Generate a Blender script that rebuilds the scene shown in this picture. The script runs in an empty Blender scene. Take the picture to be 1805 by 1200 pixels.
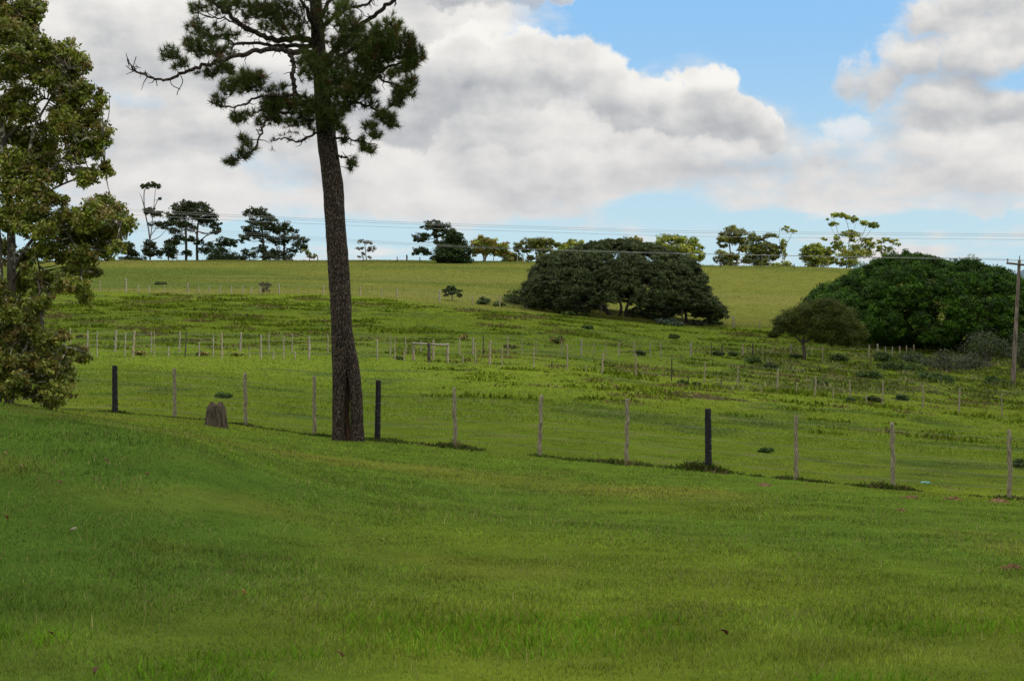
import bpy, math, random
import numpy as np
from mathutils import Vector
# ------------------------------------------------------------------ camera, sky, sun, exposure
scene = bpy.context.scene
C = scene.collection
F = 2862.0; CX = 902.5; EY = 685.0; CAMZ = 1.65         # focal length and eye level in units of the 1805 px wide frame
cd = bpy.data.cameras.new('camera'); cam = bpy.data.objects.new('camera', cd); C.objects.link(cam)
cam.location = (0, 0, CAMZ); cam.rotation_euler = (math.radians(90), 0, 0)
cd.sensor_width = 36.0; cd.lens = 36.0 * F / 1805.0; cd.shift_y = (EY - 600.0) / 1805.0
cd.clip_start = 0.1; cd.clip_end = 20000
cd.dof.use_dof = True; cd.dof.focus_distance = 45.0; cd.dof.aperture_fstop = 22.0
scene.camera = cam
scene.view_settings.view_transform = 'Standard'; scene.view_settings.look = 'None'
scene.view_settings.exposure = 0.0; scene.view_settings.gamma = 1.0
scene.render.engine = 'CYCLES'
scene.cycles.max_bounces = 5; scene.cycles.diffuse_bounces = 3; scene.cycles.transmission_bounces = 3
scene.cycles.glossy_bounces = 2; scene.cycles.transparent_max_bounces = 4

SUN_EL = 36.0; SUN_AZ = 118.0          # azimuth clockwise from +Y (view direction): from the right, a little behind
se, sa = math.radians(SUN_EL), math.radians(SUN_AZ)
SUND = Vector((math.cos(se) * math.sin(sa), math.cos(se) * math.cos(sa), math.sin(se)))
sl = bpy.data.lights.new('sun', 'SUN'); sl.energy = 3.0; sl.angle = math.radians(0.6); sl.color = (1.0, 0.93, 0.80)
so = bpy.data.objects.new('sun', sl); C.objects.link(so)
so.rotation_euler = (-SUND).to_track_quat('-Z', 'Y').to_euler(); so.location = SUND * 300

class X:
    """tiny expression builder for math nodes"""
    nt = None
    def __init__(s, sock): s.s = sock
    @staticmethod
    def op(o, *a, clamp=False):
        n = X.nt.nodes.new('ShaderNodeMath'); n.operation = o; n.use_clamp = clamp
        for i, v in enumerate(a):
            if isinstance(v, X): X.nt.links.new(v.s, n.inputs[i])
            else: n.inputs[i].default_value = float(v)
        return X(n.outputs[0])
    def __add__(s, o): return X.op('ADD', s, o)
    __radd__ = __add__
    def __sub__(s, o): return X.op('SUBTRACT', s, o)
    def __rsub__(s, o): return X.op('SUBTRACT', o, s)
    def __mul__(s, o): return X.op('MULTIPLY', s, o)
    __rmul__ = __mul__
    def __truediv__(s, o): return X.op('DIVIDE', s, o)
    def clamp(s): return X.op('ADD', s, 0.0, clamp=True)
    def smooth(s, a, b):
        n = X.nt.nodes.new('ShaderNodeMapRange'); n.interpolation_type = 'SMOOTHSTEP'
        X.nt.links.new(s.s, n.inputs[0]); n.inputs[1].default_value = a; n.inputs[2].default_value = b
        n.inputs[3].default_value = 0; n.inputs[4].default_value = 1
        return X(n.outputs[0])
def xnoise(x, y, z, scale, detail=6, rough=0.55, dist=0.0):
    nt = X.nt; c = nt.nodes.new('ShaderNodeCombineXYZ')
    for i, v in enumerate((x, y, z)):
        if isinstance(v, X): nt.links.new(v.s, c.inputs[i])
        else: c.inputs[i].default_value = v
    n = nt.nodes.new('ShaderNodeTexNoise'); n.inputs['Scale'].default_value = scale
    n.inputs['Detail'].default_value = detail; n.inputs['Roughness'].default_value = rough; n.inputs['Distortion'].default_value = dist
    nt.links.new(c.outputs[0], n.inputs['Vector'])
    return X(n.outputs['Fac'])
def xmix(f, a, b):
    nt = X.nt; n = nt.nodes.new('ShaderNodeMix'); n.data_type = 'RGBA'
    if isinstance(f, X): nt.links.new(f.s, n.inputs[0])
    else: n.inputs[0].default_value = f
    for v, i in ((a, 6), (b, 7)):
        if isinstance(v, (tuple, list)): n.inputs[i].default_value = (*v, 1)
        else: nt.links.new(v, n.inputs[i])
    return n.outputs[2]

world = bpy.data.worlds.new('World'); scene.world = world; world.use_nodes = True
nt = world.node_tree; nt.nodes.clear(); X.nt = nt
out = nt.nodes.new('ShaderNodeOutputWorld'); bg = nt.nodes.new('ShaderNodeBackground')
sky = nt.nodes.new('ShaderNodeTexSky'); sky.sky_type = 'NISHITA'; sky.sun_disc = False
sky.sun_elevation = se; sky.sun_rotation = sa; sky.air_density = 1.0; sky.dust_density = 0.6; sky.ozone_density = 1.5
tc = nt.nodes.new('ShaderNodeTexCoord'); sep = nt.nodes.new('ShaderNodeSeparateXYZ')
nt.links.new(tc.outputs['Generated'], sep.inputs[0])
dx, dy, dz = X(sep.outputs[0]), X(sep.outputs[1]), X(sep.outputs[2])
az = X.op('ARCTAN2', dx, dy); el = X.op('ARCSINE', dz)
U = az * F + CX; V = EY - el * F                       # compass bearing and height above the horizon
def G(cx, cy, rx, ry):
    a = (U - cx) / rx; b = (V - cy) / ry
    return X.op('POWER', 2.71828, (a * a + b * b) * -1.0)
def noise2(x, y, scale, detail=5, rough=0.55, ox=0.0, oy=0.0):
    nt = X.nt; c = nt.nodes.new('ShaderNodeCombineXYZ')
    for i, v in enumerate((x + ox, y + oy)): nt.links.new(v.s, c.inputs[i])
    n = nt.nodes.new('ShaderNodeTexNoise'); n.noise_dimensions = '2D'; n.inputs['Scale'].default_value = scale
    n.inputs['Detail'].default_value = detail; n.inputs['Roughness'].default_value = rough
    nt.links.new(c.outputs[0], n.inputs['Vector'])
    return X(n.outputs['Fac'])
A_, B_ = U * 0.01, V * 0.01
w1 = noise2(A_, B_, 0.9, 7, 0.58) - 0.5; w2 = noise2(A_, B_, 0.9, 7, 0.58, 31.0, 17.0) - 0.5
UW = U + w1 * 150.0; VW = V + w2 * 105.0
n1 = noise2(A_, B_ * 1.6, 0.33, 8, 0.55, 5.0, 3.0); n1b = noise2(A_, B_ * 1.6, 0.33, 8, 0.55, 5.25, 2.45)
big = noise2(A_, B_ * 1.8, 0.15, 3, 0.5, 9.0, 1.0)
streak = noise2(A_ * 0.30, B_ * 1.9, 1.0, 6, 0.55, 2.0, 8.0) - 0.5
def puffs(cs, du=0.0, dv=0.0):
    h = None
    for cx_, cy_, rx_, ry_ in cs:
        a_ = (UW - (cx_ - du)) * (1.0 / rx_); b_ = (VW - (cy_ - dv)) * (1.0 / ry_); g_ = 1.0 - (a_ * a_ + b_ * b_)
        h = g_ if h is None else X.op('SMOOTH_MAX', h, g_, 0.35)
    return h
def mixv(a, b_, f): return a * (1.0 - f) + b_ * f
# loose layered cloud behind everything
low = V.smooth(310, 450)
hole = G(1290, 0, 300, 135) * 1.3 + G(1420, 140, 110, 60) * 0.9 + G(1780, 168, 60, 24) * 0.9
dens = (n1 - 0.5) * 1.5 + (big - 0.5) * 0.8 + streak * (0.4 + low * 1.2) + 0.50 - hole - low * 0.78 - G(190, 190, 200, 28) * 0.25 - G(640, 390, 160, 20) * 0.2 - G(1130, 372, 80, 26) * 0.5 - G(1560, 400, 200, 14) * 0.3 - G(640, 405, 140, 14) * 0.3
cover = dens.smooth(-0.12, 0.30)
b = 0.62 + (n1 - n1b) * 1.1 + (big - 0.5) * 0.5 + streak * 0.25 + (1.0 - cover) * 0.12
def layer(cs, soft, base, k, fade0, fade1, fadeamt, topglow=0.0, op_=1.0, du=14.0, dv=-26.0):
    global cover, b
    h = puffs(cs); hb = puffs(cs, du, dv)
    m = (h + (n1 - 0.5) * 0.7).smooth(0.0, soft) * op_
    sh = (h - hb) * k
    bl = base + X.op('MINIMUM', X.op('MAXIMUM', sh, -0.35), 0.45) + (n1 - n1b) * 1.0 - V.smooth(fade0, fade1) * fadeamt
    if topglow: bl = bl + (1.0 - h.smooth(0.05, 0.75)) * topglow * (1.0 - V.smooth(fade0, fade1))
    b = mixv(b, bl, m); cover = X.op('MAXIMUM', cover, m)
layer([(1640, 55, 60, 50), (1720, 30, 80, 55), (1800, 40, 80, 60), (1590, 125, 80, 55), (1520, 165, 75, 55), (1690, 125, 90, 60), (1800, 110, 60, 40), (1650, 200, 110, 60), (1750, 215, 90, 45)], 0.85, 0.58, 0.20, 60, 260, 0.10, 0.08)
layer([(850, 120, 110, 66), (925, 112, 90, 62), (1005, 128, 78, 62), (780, 150, 90, 70), (1060, 160, 70, 62), (1110, 185, 70, 50), (700, 190, 110, 70), (1180, 195, 60, 60), (1245, 198, 68, 62), (1300, 220, 55, 52), (1345, 240, 50, 48)], 0.48, 0.58, 0.24, 60, 290, 0.10, 0.26)
layer([(1480, 250, 50, 48), (1530, 300, 90, 50), (1430, 320, 130, 50), (1640, 300, 100, 45), (1750, 330, 90, 45), (1250, 300, 160, 55), (1040, 300, 160, 50), (860, 310, 160, 50), (640, 300, 200, 55), (420, 310, 180, 50), (1700, 365, 110, 26), (930, 355, 90, 26), (1380, 350, 120, 24)], 0.9, 0.68, 0.18, 250, 370, 0.10, 0.04, 0.7)
layer([(820, 0, 90, 34), (920, 4, 90, 30), (990, -8, 60, 30)], 0.8, 0.30, 0.15, -20, 60, 0.0, 0.10, 0.85)
b = b - G(930, 150, 200, 40) * 0.10 - G(640, 262, 420, 22) * 0.10 - G(1480, 300, 260, 24) * 0.08 - G(880, 230, 500, 16) * 0.07 - G(1180, 302, 220, 15) * 0.14 - G(960, 196, 190, 14) * 0.14 - G(1640, 160, 150, 20) * 0.10 + G(1240, 152, 110, 17) * 0.34 + G(890, 60, 80, 15) * 0.28 + G(1085, 118, 50, 20) * 0.25 + G(1482, 238, 45, 26) * 0.28 + G(1680, 262, 90, 14) * 0.18 + G(560, 268, 150, 12) * 0.12 + G(420, 335, 160, 12) * 0.12
b = 0.665 + (b - 0.62) * 0.94
bright = b.smooth(0.0, 1.05)
ccol = xmix(bright, (0.27, 0.305, 0.36), (0.95, 0.925, 0.88))
ccol = xmix(V.smooth(150, 420) * 0.35, ccol, (0.62, 0.61, 0.64))
skm = nt.nodes.new('ShaderNodeVectorMath'); skm.operation = 'SCALE'; skm.inputs['Scale'].default_value = 0.12
nt.links.new(sky.outputs[0], skm.inputs[0])
blue = xmix(V.smooth(0, 460), (0.29, 0.59, 0.96), (0.56, 0.77, 0.87))
blue = xmix(0.85, skm.outputs[0], blue)
skycol = xmix(cover, blue, ccol)
# high cloud brightens towards the zenith, as broken overcast does
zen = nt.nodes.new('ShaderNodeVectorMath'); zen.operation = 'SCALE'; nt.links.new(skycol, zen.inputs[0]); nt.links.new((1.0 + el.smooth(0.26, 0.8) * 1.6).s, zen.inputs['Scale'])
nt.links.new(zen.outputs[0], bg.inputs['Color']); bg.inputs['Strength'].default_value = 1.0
world.cycles.sampling_method = 'MANUAL'; world.cycles.sample_map_resolution = 512
nt.links.new(bg.outputs[0], out.inputs['Surface'])

# ------------------------------------------------------------------ helpers
rng = np.random.default_rng(7); random.seed(7)
def at(px, py, d):
    """the point at depth d (metres along the view) that lies in direction (px, py)"""
    return np.array([(px - CX) / F * d, d, CAMZ - (py - EY) / F * d])
def tag(o, label=None, cat=None, group=None, kind=None):
    if label: o['label'] = label
    if cat: o['category'] = cat
    if group: o['group'] = group
    if kind: o['kind'] = kind
    return o
def empty(name, loc):
    o = bpy.data.objects.new(name, None); C.objects.link(o); o.location = tuple(loc); o.empty_display_size = 0.2
    return o
class MB:
    def __init__(s): s.v = []; s.t = []; s.q = []; s.c = []; s.n = 0
    def add(s, v, t=None, q=None, c=None):
        v = np.asarray(v, float).reshape(-1, 3)
        if t is not None and len(t): s.t.append(np.asarray(t, np.int64).reshape(-1, 3) + s.n)
        if q is not None and len(q): s.q.append(np.asarray(q, np.int64).reshape(-1, 4) + s.n)
        c = np.ones((len(v), 3)) if c is None else np.broadcast_to(np.asarray(c, float), (len(v), 3))
        s.v.append(v); s.c.append(c); s.n += len(v)
    def build(s, name, mat, parent=None, smooth=False):
        v = np.concatenate(s.v); c = np.concatenate(s.c)
        off = np.zeros(3)
        if parent is not None: off = np.array(parent.location); pp = parent.parent
        if parent is not None:
            pp = parent.parent
            while pp is not None: off = off + np.array(pp.location); pp = pp.parent
        v = v - off
        t = np.concatenate(s.t) if s.t else np.zeros((0, 3), np.int64)
        q = np.concatenate(s.q) if s.q else np.zeros((0, 4), np.int64)
        me = bpy.data.meshes.new(name); me.vertices.add(len(v)); me.vertices.foreach_set('co', v.astype(np.float32).ravel())
        loops = np.concatenate([t.ravel(), q.ravel()]).astype(np.int32)
        me.loops.add(len(loops)); me.loops.foreach_set('vertex_index', loops)
        st = np.concatenate([np.arange(len(t)) * 3, len(t) * 3 + np.arange(len(q)) * 4]).astype(np.int32)
        me.polygons.add(len(st)); me.polygons.foreach_set('loop_start', st)
        if smooth: me.polygons.foreach_set('use_smooth', np.ones(len(st), bool))
        me.update(calc_edges=True)
        at_ = me.color_attributes.new('Col', 'FLOAT_COLOR', 'POINT')
        at_.data.foreach_set('color', np.concatenate([c, np.ones((len(c), 1))], 1).astype(np.float32).ravel())
        me.materials.append(mat)
        o = bpy.data.objects.new(name, me); C.objects.link(o)
        if parent is not None: o.parent = parent
        return o
def vnoise(x, y, seed=0):
    """smooth value noise in 0..1"""
    x = np.asarray(x, float); y = np.asarray(y, float)
    xi = np.floor(x).astype(np.int64); yi = np.floor(y).astype(np.int64); fx = x - xi; fy = y - yi
    fx = fx * fx * (3 - 2 * fx); fy = fy * fy * (3 - 2 * fy)
    def h(a, b):
        k = (a * 374761393 + b * 668265263 + seed * 1442695041) & 0xffffffff
        k = ((k ^ (k >> 13)) * 1274126177) & 0xffffffff
        return ((k ^ (k >> 16)) & 0xffff) / 65535.0
    return (h(xi, yi) * (1 - fx) + h(xi + 1, yi) * fx) * (1 - fy) + (h(xi, yi + 1) * (1 - fx) + h(xi + 1, yi + 1) * fx) * fy
def fbm(x, y, seed=0, o=4):
    r = 0; a = 0.5; t = 0
    for i in range(o): r = r + a * vnoise(x * 2 ** i, y * 2 ** i, seed + i); t += a; a *= 0.5
    return r / t
def tube(mb, pts, rad, sides=8, col=(1, 1, 1), rough=0.0, cap=True, seed=0):
    pts = np.asarray(pts, float); rad = np.broadcast_to(np.asarray(rad, float), (len(pts),)); n = len(pts)
    tan = np.gradient(pts, axis=0); tan /= np.linalg.norm(tan, axis=1)[:, None] + 1e-9
    ref = np.array([0, 1, 0.]) if abs(tan[0][1]) < 0.9 else np.array([1, 0, 0.])
    a = np.cross(tan, ref); a /= np.linalg.norm(a, axis=1)[:, None] + 1e-9; b = np.cross(tan, a)
    th = np.arange(sides) * 2 * math.pi / sides
    ring = a[:, None, :] * np.cos(th)[None, :, None] + b[:, None, :] * np.sin(th)[None, :, None]
    rr = rad[:, None] * np.ones(sides)[None]
    if rough: rr = rr * (1 + rough * (np.random.default_rng(abs(int(seed))).random((n, sides)) - 0.5) * 2)
    v = (pts[:, None, :] + ring * rr[:, :, None]).reshape(-1, 3)
    i = np.arange(n - 1)[:, None] * sides; j = np.arange(sides)[None]; k = (j + 1) % sides
    q = np.stack([i + j, i + k, i + sides + k, i + sides + j], -1).reshape(-1, 4)
    t = []
    if cap:
        v = np.concatenate([v, pts[:1], pts[-1:]]); c0 = n * sides; c1 = c0 + 1
        t = [(c0, (x + 1) % sides, x) for x in range(sides)] + [(c1, (n - 1) * sides + x, (n - 1) * sides + (x + 1) % sides) for x in range(sides)]
    mb.add(v, t, q, col)
def spline(pts, n=6):
    pts = np.asarray(pts, float)
    if len(pts) < 3:
        return np.array([pts[0] + (pts[-1] - pts[0]) * t for t in np.linspace(0, 1, n + 1)])
    P_ = np.concatenate([[2 * pts[0] - pts[1]], pts, [2 * pts[-1] - pts[-2]]]); o = []
    for i in range(1, len(P_) - 2):
        for t in np.arange(n) / n:
            p0, p1, p2, p3 = P_[i - 1:i + 3]
            o.append(0.5 * ((2 * p1) + (p2 - p0) * t + (2 * p0 - 5 * p1 + 4 * p2 - p3) * t * t + (3 * p1 - p0 - 3 * p2 + p3) * t ** 3))
    o.append(P_[-2]); return np.array(o)

# materials ----------------------------------------------------------
def mat_new(name):
    m = bpy.data.materials.new(name); m.use_nodes = True; nt = m.node_tree; nt.nodes.clear(); X.nt = nt
    o = nt.nodes.new('ShaderNodeOutputMaterial'); return m, nt, o
def attr(nt, name='Col'):
    a = nt.nodes.new('ShaderNodeAttribute'); a.attribute_name = name; return a.outputs['Color']
def leafmat(name, tint, var=(0.6, 1.3), trans=0.25, rough=0.55, scale=3.0, spec=0.25):
    m, nt, o = mat_new(name)
    a = attr(nt)
    mul = nt.nodes.new('ShaderNodeMix'); mul.data_type = 'RGBA'; mul.blend_type = 'MULTIPLY'; mul.inputs[0].default_value = 1
    nt.links.new(a, mul.inputs[6]); mul.inputs[7].default_value = (*tint, 1)
    g = nt.nodes.new('ShaderNodeNewGeometry'); n = nt.nodes.new('ShaderNodeTexNoise'); n.inputs['Scale'].default_value = scale
    nt.links.new(g.outputs['Position'], n.inputs['Vector'])
    r = nt.nodes.new('ShaderNodeMapRange'); nt.links.new(n.outputs['Fac'], r.inputs[0])
    r.inputs[1].default_value = 0.3; r.inputs[2].default_value = 0.7; r.inputs[3].default_value = var[0]; r.inputs[4].default_value = var[1]
    sc = nt.nodes.new('ShaderNodeVectorMath'); sc.operation = 'SCALE'
    nt.links.new(mul.outputs[2], sc.inputs[0]); nt.links.new(r.outputs[0], sc.inputs['Scale'])
    p = nt.nodes.new('ShaderNodeBsdfPrincipled'); p.inputs['Roughness'].default_value = rough
    p.inputs['Specular IOR Level'].default_value = spec
    nt.links.new(sc.outputs[0], p.inputs['Base Color'])
    t = nt.nodes.new('ShaderNodeBsdfTranslucent'); nt.links.new(sc.outputs[0], t.inputs['Color'])
    mx = nt.nodes.new('ShaderNodeMixShader'); mx.inputs[0].default_value = trans
    nt.links.new(p.outputs[0], mx.inputs[1]); nt.links.new(t.outputs[0], mx.inputs[2]); nt.links.new(mx.outputs[0], o.inputs['Surface'])
    return m
def woodmat(name, c1, c2, scale=(20, 20, 3), rough=0.85, bump=0.6, dist=0.02, patch=None, vor=None):
    m, nt, o = mat_new(name)
    g = nt.nodes.new('ShaderNodeNewGeometry'); mp = nt.nodes.new('ShaderNodeMapping'); mp.inputs['Scale'].default_value = scale
    nt.links.new(g.outputs['Position'], mp.inputs['Vector'])
    n = nt.nodes.new('ShaderNodeTexNoise'); n.inputs['Scale'].default_value = 1; n.inputs['Detail'].default_value = 6; n.inputs['Roughness'].default_value = 0.65
    nt.links.new(mp.outputs[0], n.inputs['Vector'])
    f = X(n.outputs['Fac']).smooth(0.35, 0.68)
    col = xmix(f, c1, c2); h = X(n.outputs['Fac'])
    if vor:
        v = nt.nodes.new('ShaderNodeTexVoronoi'); v.feature = 'DISTANCE_TO_EDGE'; v.inputs['Scale'].default_value = 1
        mp2 = nt.nodes.new('ShaderNodeMapping'); mp2.inputs['Scale'].default_value = vor
        wn = nt.nodes.new('ShaderNodeTexNoise'); wn.inputs['Scale'].default_value = 5; nt.links.new(g.outputs['Position'], wn.inputs['Vector'])
        ad = nt.nodes.new('ShaderNodeVectorMath'); ad.operation = 'MULTIPLY_ADD'; ad.inputs[1].default_value = (0.12,) * 3
        nt.links.new(wn.outputs['Color'], ad.inputs[0]); nt.links.new(g.outputs['Position'], ad.inputs[2])
        nt.links.new(ad.outputs[0], mp2.inputs['Vector']); nt.links.new(mp2.outputs[0], v.inputs['Vector'])
        crack = X(v.outputs['Distance']).smooth(0.0, 0.16)
        col = xmix(crack, tuple(x * 0.35 for x in c1), col); h = h * 0.5 + crack * 0.7
    if patch:
        n3 = nt.nodes.new('ShaderNodeTexNoise'); n3.inputs['Scale'].default_value = patch[1]; n3.inputs['Detail'].default_value = 3
        nt.links.new(g.outputs['Position'], n3.inputs['Vector'])
        col = xmix(X(n3.outputs['Fac']).smooth(patch[2], patch[2] + 0.04), col, patch[0])
    p = nt.nodes.new('ShaderNodeBsdfPrincipled'); p.inputs['Roughness'].default_value = rough; p.inputs['Specular IOR Level'].default_value = 0.2
    if isinstance(col, tuple): p.inputs['Base Color'].default_value = (*col, 1)
    else: nt.links.new(col, p.inputs['Base Color'])
    b_ = nt.nodes.new('ShaderNodeBump'); b_.inputs['Strength'].default_value = bump; b_.inputs['Distance'].default_value = dist
    nt.links.new(h.s, b_.inputs['Height']); nt.links.new(b_.outputs[0], p.inputs['Normal'])
    nt.links.new(p.outputs[0], o.inputs['Surface'])
    return m

# ------------------------------------------------------------------ terrain
COLS = {  # bearing of the column: list of (distance, height seen as frame row)
 -400: [(9, 1165), (15, 840), (24, 672), (31, 690), (46, 690), (62, 655), (90, 615), (130, 556), (170, 512), (220, 480), (290, 462)],
 0:    [(9, 1192), (15, 890), (24, 716), (31, 722), (43, 718), (62, 665), (90, 620), (130, 558), (170, 514), (220, 482), (290, 462)],
 300:  [(9, 1197), (15, 940), (21.5, 773), (29, 762), (40, 738), (62, 672), (90, 625), (130, 560), (170, 517), (220, 484), (290, 462)],
 600:  [(9, 1201), (14, 1003), (21.5, 862), (29, 812), (38.5, 769), (62, 690), (90, 631), (130, 566), (170, 521), (220, 487), (290, 462)],
 900:  [(9, 1203), (14, 1014), (21.5, 892), (29, 833), (34.2, 797), (60, 706), (88, 645), (130, 583), (168, 540), (220, 496), (290, 464)],
 1250: [(9, 1204), (14, 1022), (21.5, 908), (31.7, 832), (60, 730), (86, 678), (130, 613), (168, 574), (220, 516), (290, 469)],
 1550: [(9, 1206), (14, 1030), (21.5, 922), (29.4, 862), (60, 755), (85, 708), (125, 640), (165, 592), (220, 530), (290, 478)],
 1805: [(9, 1208), (14, 1035), (21.5, 932), (28, 882), (60, 774), (84, 732), (115, 676), (150, 625), (220, 548), (290, 498)],
 2200: [(9, 1210), (14, 1040), (21.5, 940), (27, 895), (60, 790), (84, 745), (115, 690), (150, 640), (220, 565), (290, 520)],
}
LG = np.linspace(math.log(5), math.log(9000), 900)
def pchip(x, y, xq):
    h = np.diff(x); dl = np.diff(y) / h; m = np.zeros(len(x))
    for i in range(1, len(x) - 1):
        if dl[i - 1] * dl[i] > 0:
            w1 = 2 * h[i] + h[i - 1]; w2 = h[i] + 2 * h[i - 1]; m[i] = (w1 + w2) / (w1 / dl[i - 1] + w2 / dl[i])
    m[0] = dl[0]; m[-1] = dl[-1]
    k = np.clip(np.searchsorted(x, xq) - 1, 0, len(h) - 1); t = (xq - x[k]) / h[k]
    return (2*t**3-3*t**2+1)*y[k] + (t**3-2*t**2+t)*h[k]*m[k] + (-2*t**3+3*t**2)*y[k+1] + (t**3-t**2)*h[k]*m[k+1]
cu = np.array(sorted(COLS)); cols = []
for c_ in cu:
    L = COLS[c_]; d = [5] + [a for a, _ in L]; z = [0.0] + [CAMZ - (p - EY) / F * a for a, p in L]
    zc = z[-1]; d += [320, 420, 700, 1500, 9000]; z += [zc + 0.7, zc - 5, zc - 16, zc - 28, zc - 40]
    cols.append(pchip(np.log(d), np.array(z), LG))
cols = np.array(cols)
ug = np.linspace(cu[0], cu[-1], 260); ZG = np.empty((len(ug), len(LG)))
for j in range(len(LG)): ZG[:, j] = pchip(cu.astype(float), cols[:, j], ug)
for _ in range(14): ZG[1:-1] = (ZG[:-2] + ZG[2:] + 2 * ZG[1:-1]) / 4
for _ in range(6): ZG[:, 1:-1] = (ZG[:, :-2] + ZG[:, 2:] + 2 * ZG[:, 1:-1]) / 4
def H(x, y):
    x = np.asarray(x, float); y = np.asarray(y, float)
    yy = np.maximum(y, 5); u = np.clip(x / yy * F + CX, ug[0], ug[-1] - 1e-6); l = np.clip(np.log(yy), LG[0], LG[-1] - 1e-6)
    a = (u - ug[0]) / (ug[1] - ug[0]); b_ = (l - LG[0]) / (LG[1] - LG[0]); i = a.astype(int); j = b_.astype(int); a = a - i; b_ = b_ - j
    i1 = np.minimum(i + 1, len(ug) - 1); j1 = np.minimum(j + 1, len(LG) - 1)
    z = (ZG[i, j] * (1 - a) + ZG[i1, j] * a) * (1 - b_) + (ZG[i, j1] * (1 - a) + ZG[i1, j1] * a) * b_
    am = np.clip((y - 4) / 20, 0, 1)
    z = z + am * 0.10 * (fbm(x * 0.22, y * 0.22, 3, 3) - 0.5) + am * np.clip(y / 90, 0, 1) * 0.5 * (fbm(x * 0.06, y * 0.06, 8, 3) - 0.5) * (y < 320)
    return z
def gp(px, d, dz=0.0):
    x = (px - CX) / F * d; return np.array([x, d, float(H(x, d)) + dz])
def prow(px, d):                    # the frame row of the ground there
    return EY - (float(H((px - CX) / F * d, d)) - CAMZ) / d * F
def dfor(px, py, lo=30, hi=300):    # the distance at which the ground is seen at that row
    ds = np.geomspace(lo, hi, 400); xs = (px - CX) / F * ds; r = EY - (H(xs, ds) - CAMZ) / ds * F
    k = np.argmax(r < py); return float(ds[k]) if r.min() < py else hi
# third fence line on the hill: everything beyond it is tall tan grass
def d3(px): return np.interp(px, [-400, 100, 570, 775, 900, 1293, 1400, 1600, 2200], [176, 172, 168, 160, 160, 166, 168, 190, 200])
def pxof(x, y): return x / np.maximum(y, 5) * F + CX
def zones(x, y):
    """where which grass grows: lawn, pasture, tall hill grass; plus worn and mossy patches"""
    px = pxof(x, y)
    tall = np.clip((y - d3(px) + 3 * (fbm(x * .1, y * .1, 21) - .5)) / 3, 0, 1)
    # line of the front fence
    inv = 1 / 41 + (px - 203) / (1780 - 203) * (1 / 28 - 1 / 41); df = 1 / np.clip(inv, 1 / 60, 1 / 22)
    past = np.clip((y - df) / 1.0, 0, 1)
    return tall, past, df
def gcol(x, y):
    tall, past, df = zones(x, y)
    n = fbm(x * .35, y * .35, 31); n2 = fbm(x * .06, y * .045, 41, 3); n3 = fbm(x * 1.6, y * 1.1, 51, 3); n4 = fbm(x * .12, y * .09, 61, 3)
    lawn = np.array([.092, .145, .008]); lush = np.array([.056, .106, .006]); yel = np.array([.150, .165, .004]); tan = np.array([.145, .148, .016])
    c = np.broadcast_to(lawn, x.shape + (3,)).copy()
    def mixin(c, k, w): w = np.clip(w, 0, 1)[..., None]; return c * (1 - w) + k * w
    px_ = pxof(x, y); bank = np.clip((np.interp(px_, [-400, 0, 300, 600, 900], [25, 24.5, 21.3, 21, 20]) - y) / 1.2, 0, 1) * np.clip((820 - px_) / 420, 0, 1) * np.clip((y - 8) / 5, .45, 1)
    c = mixin(c, lush, bank * .50 + (n2 - .5) * 1.8 * (1 - past))
    c = mixin(c, yel, (n4 - .53) * 2.0 * (1 - bank * .8))
    c = mixin(c, tan, (n - .55) * 2.2)
    pas = np.array([.110, .158, .008])
    c = mixin(c, pas, past * .8)
    c = mixin(c, np.array([.134, .176, .008]), past * (1 - tall) * np.clip((n2 - .47) * 4, 0, 1) * .6)
    c = mixin(c, np.array([.050, .085, .014]), past * (1 - tall) * np.clip((n - .56) * 6, 0, 1) * .65)
    c = mixin(c, np.array([.115, .10, .045]), past * (1 - tall) * np.clip((n3 - .66) * 8, 0, 1) * .5)
    hill = np.array([.106, .116, .016])
    c = mixin(c, hill, tall * .95)
    c = mixin(c, np.array([.066, .094, .010]), tall * np.clip((fbm(x * .02, y * .09, 71, 4) - .45) * 5, 0, 1) * .9)
    c = mixin(c, np.array([.125, .125, .03]), tall * np.clip((fbm(x * .03, y * .12, 83, 4) - .55) * 6, 0, 1) * .5)
    c = c * (1 + (n3 - .5) * .3 * (1 - .7 * tall))[..., None]
    c[..., 2] += .0105; c = c * (1 + .08 * (1 - past))[..., None] * np.array([1.05, 1.03, 1.0])
    return c
yy = np.concatenate([[-400, -150, -60, -25, -10, 0, 3], np.geomspace(5, 60, 260), np.geomspace(60.5, 330, 330), np.geomspace(335, 9000, 50)])
uu = np.unique(np.concatenate([np.linspace(-900, 2700, 330), np.linspace(-12000, -900, 26), np.linspace(2700, 13800, 26)]))
YY, UU = np.meshgrid(yy, uu, indexing='ij'); XX = (UU - CX) / F * np.maximum(YY, 60 * np.exp(-np.maximum(YY, 0) / 8) + np.maximum(YY, 5))
ZZ = H(XX, YY); mb = MB(); nr, nc = YY.shape
I, J = np.meshgrid(np.arange(nr - 1), np.arange(nc - 1), indexing='ij'); a0 = (I * nc + J).ravel()
mb.add(np.stack([XX, YY, ZZ], -1), q=np.stack([a0, a0 + 1, a0 + nc + 1, a0 + nc], -1), c=(gcol(XX, YY) * (0.80 + .16 * zones(XX, YY)[0])[..., None]).reshape(-1, 3))
m, nt, o = mat_new('ground_turf')
g = nt.nodes.new('ShaderNodeNewGeometry'); sp = nt.nodes.new('ShaderNodeSeparateXYZ'); nt.links.new(g.outputs['Position'], sp.inputs[0])
gx, gy, gz = (X(sp.outputs[i]) for i in range(3))
f1 = xnoise(gx, gy, 0, 2.2, 8, 0.65); f2 = xnoise(gx, gy, 4, 14, 5, 0.6); f3 = xnoise(gx, gy, 8, 0.5, 6, 0.6)
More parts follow.
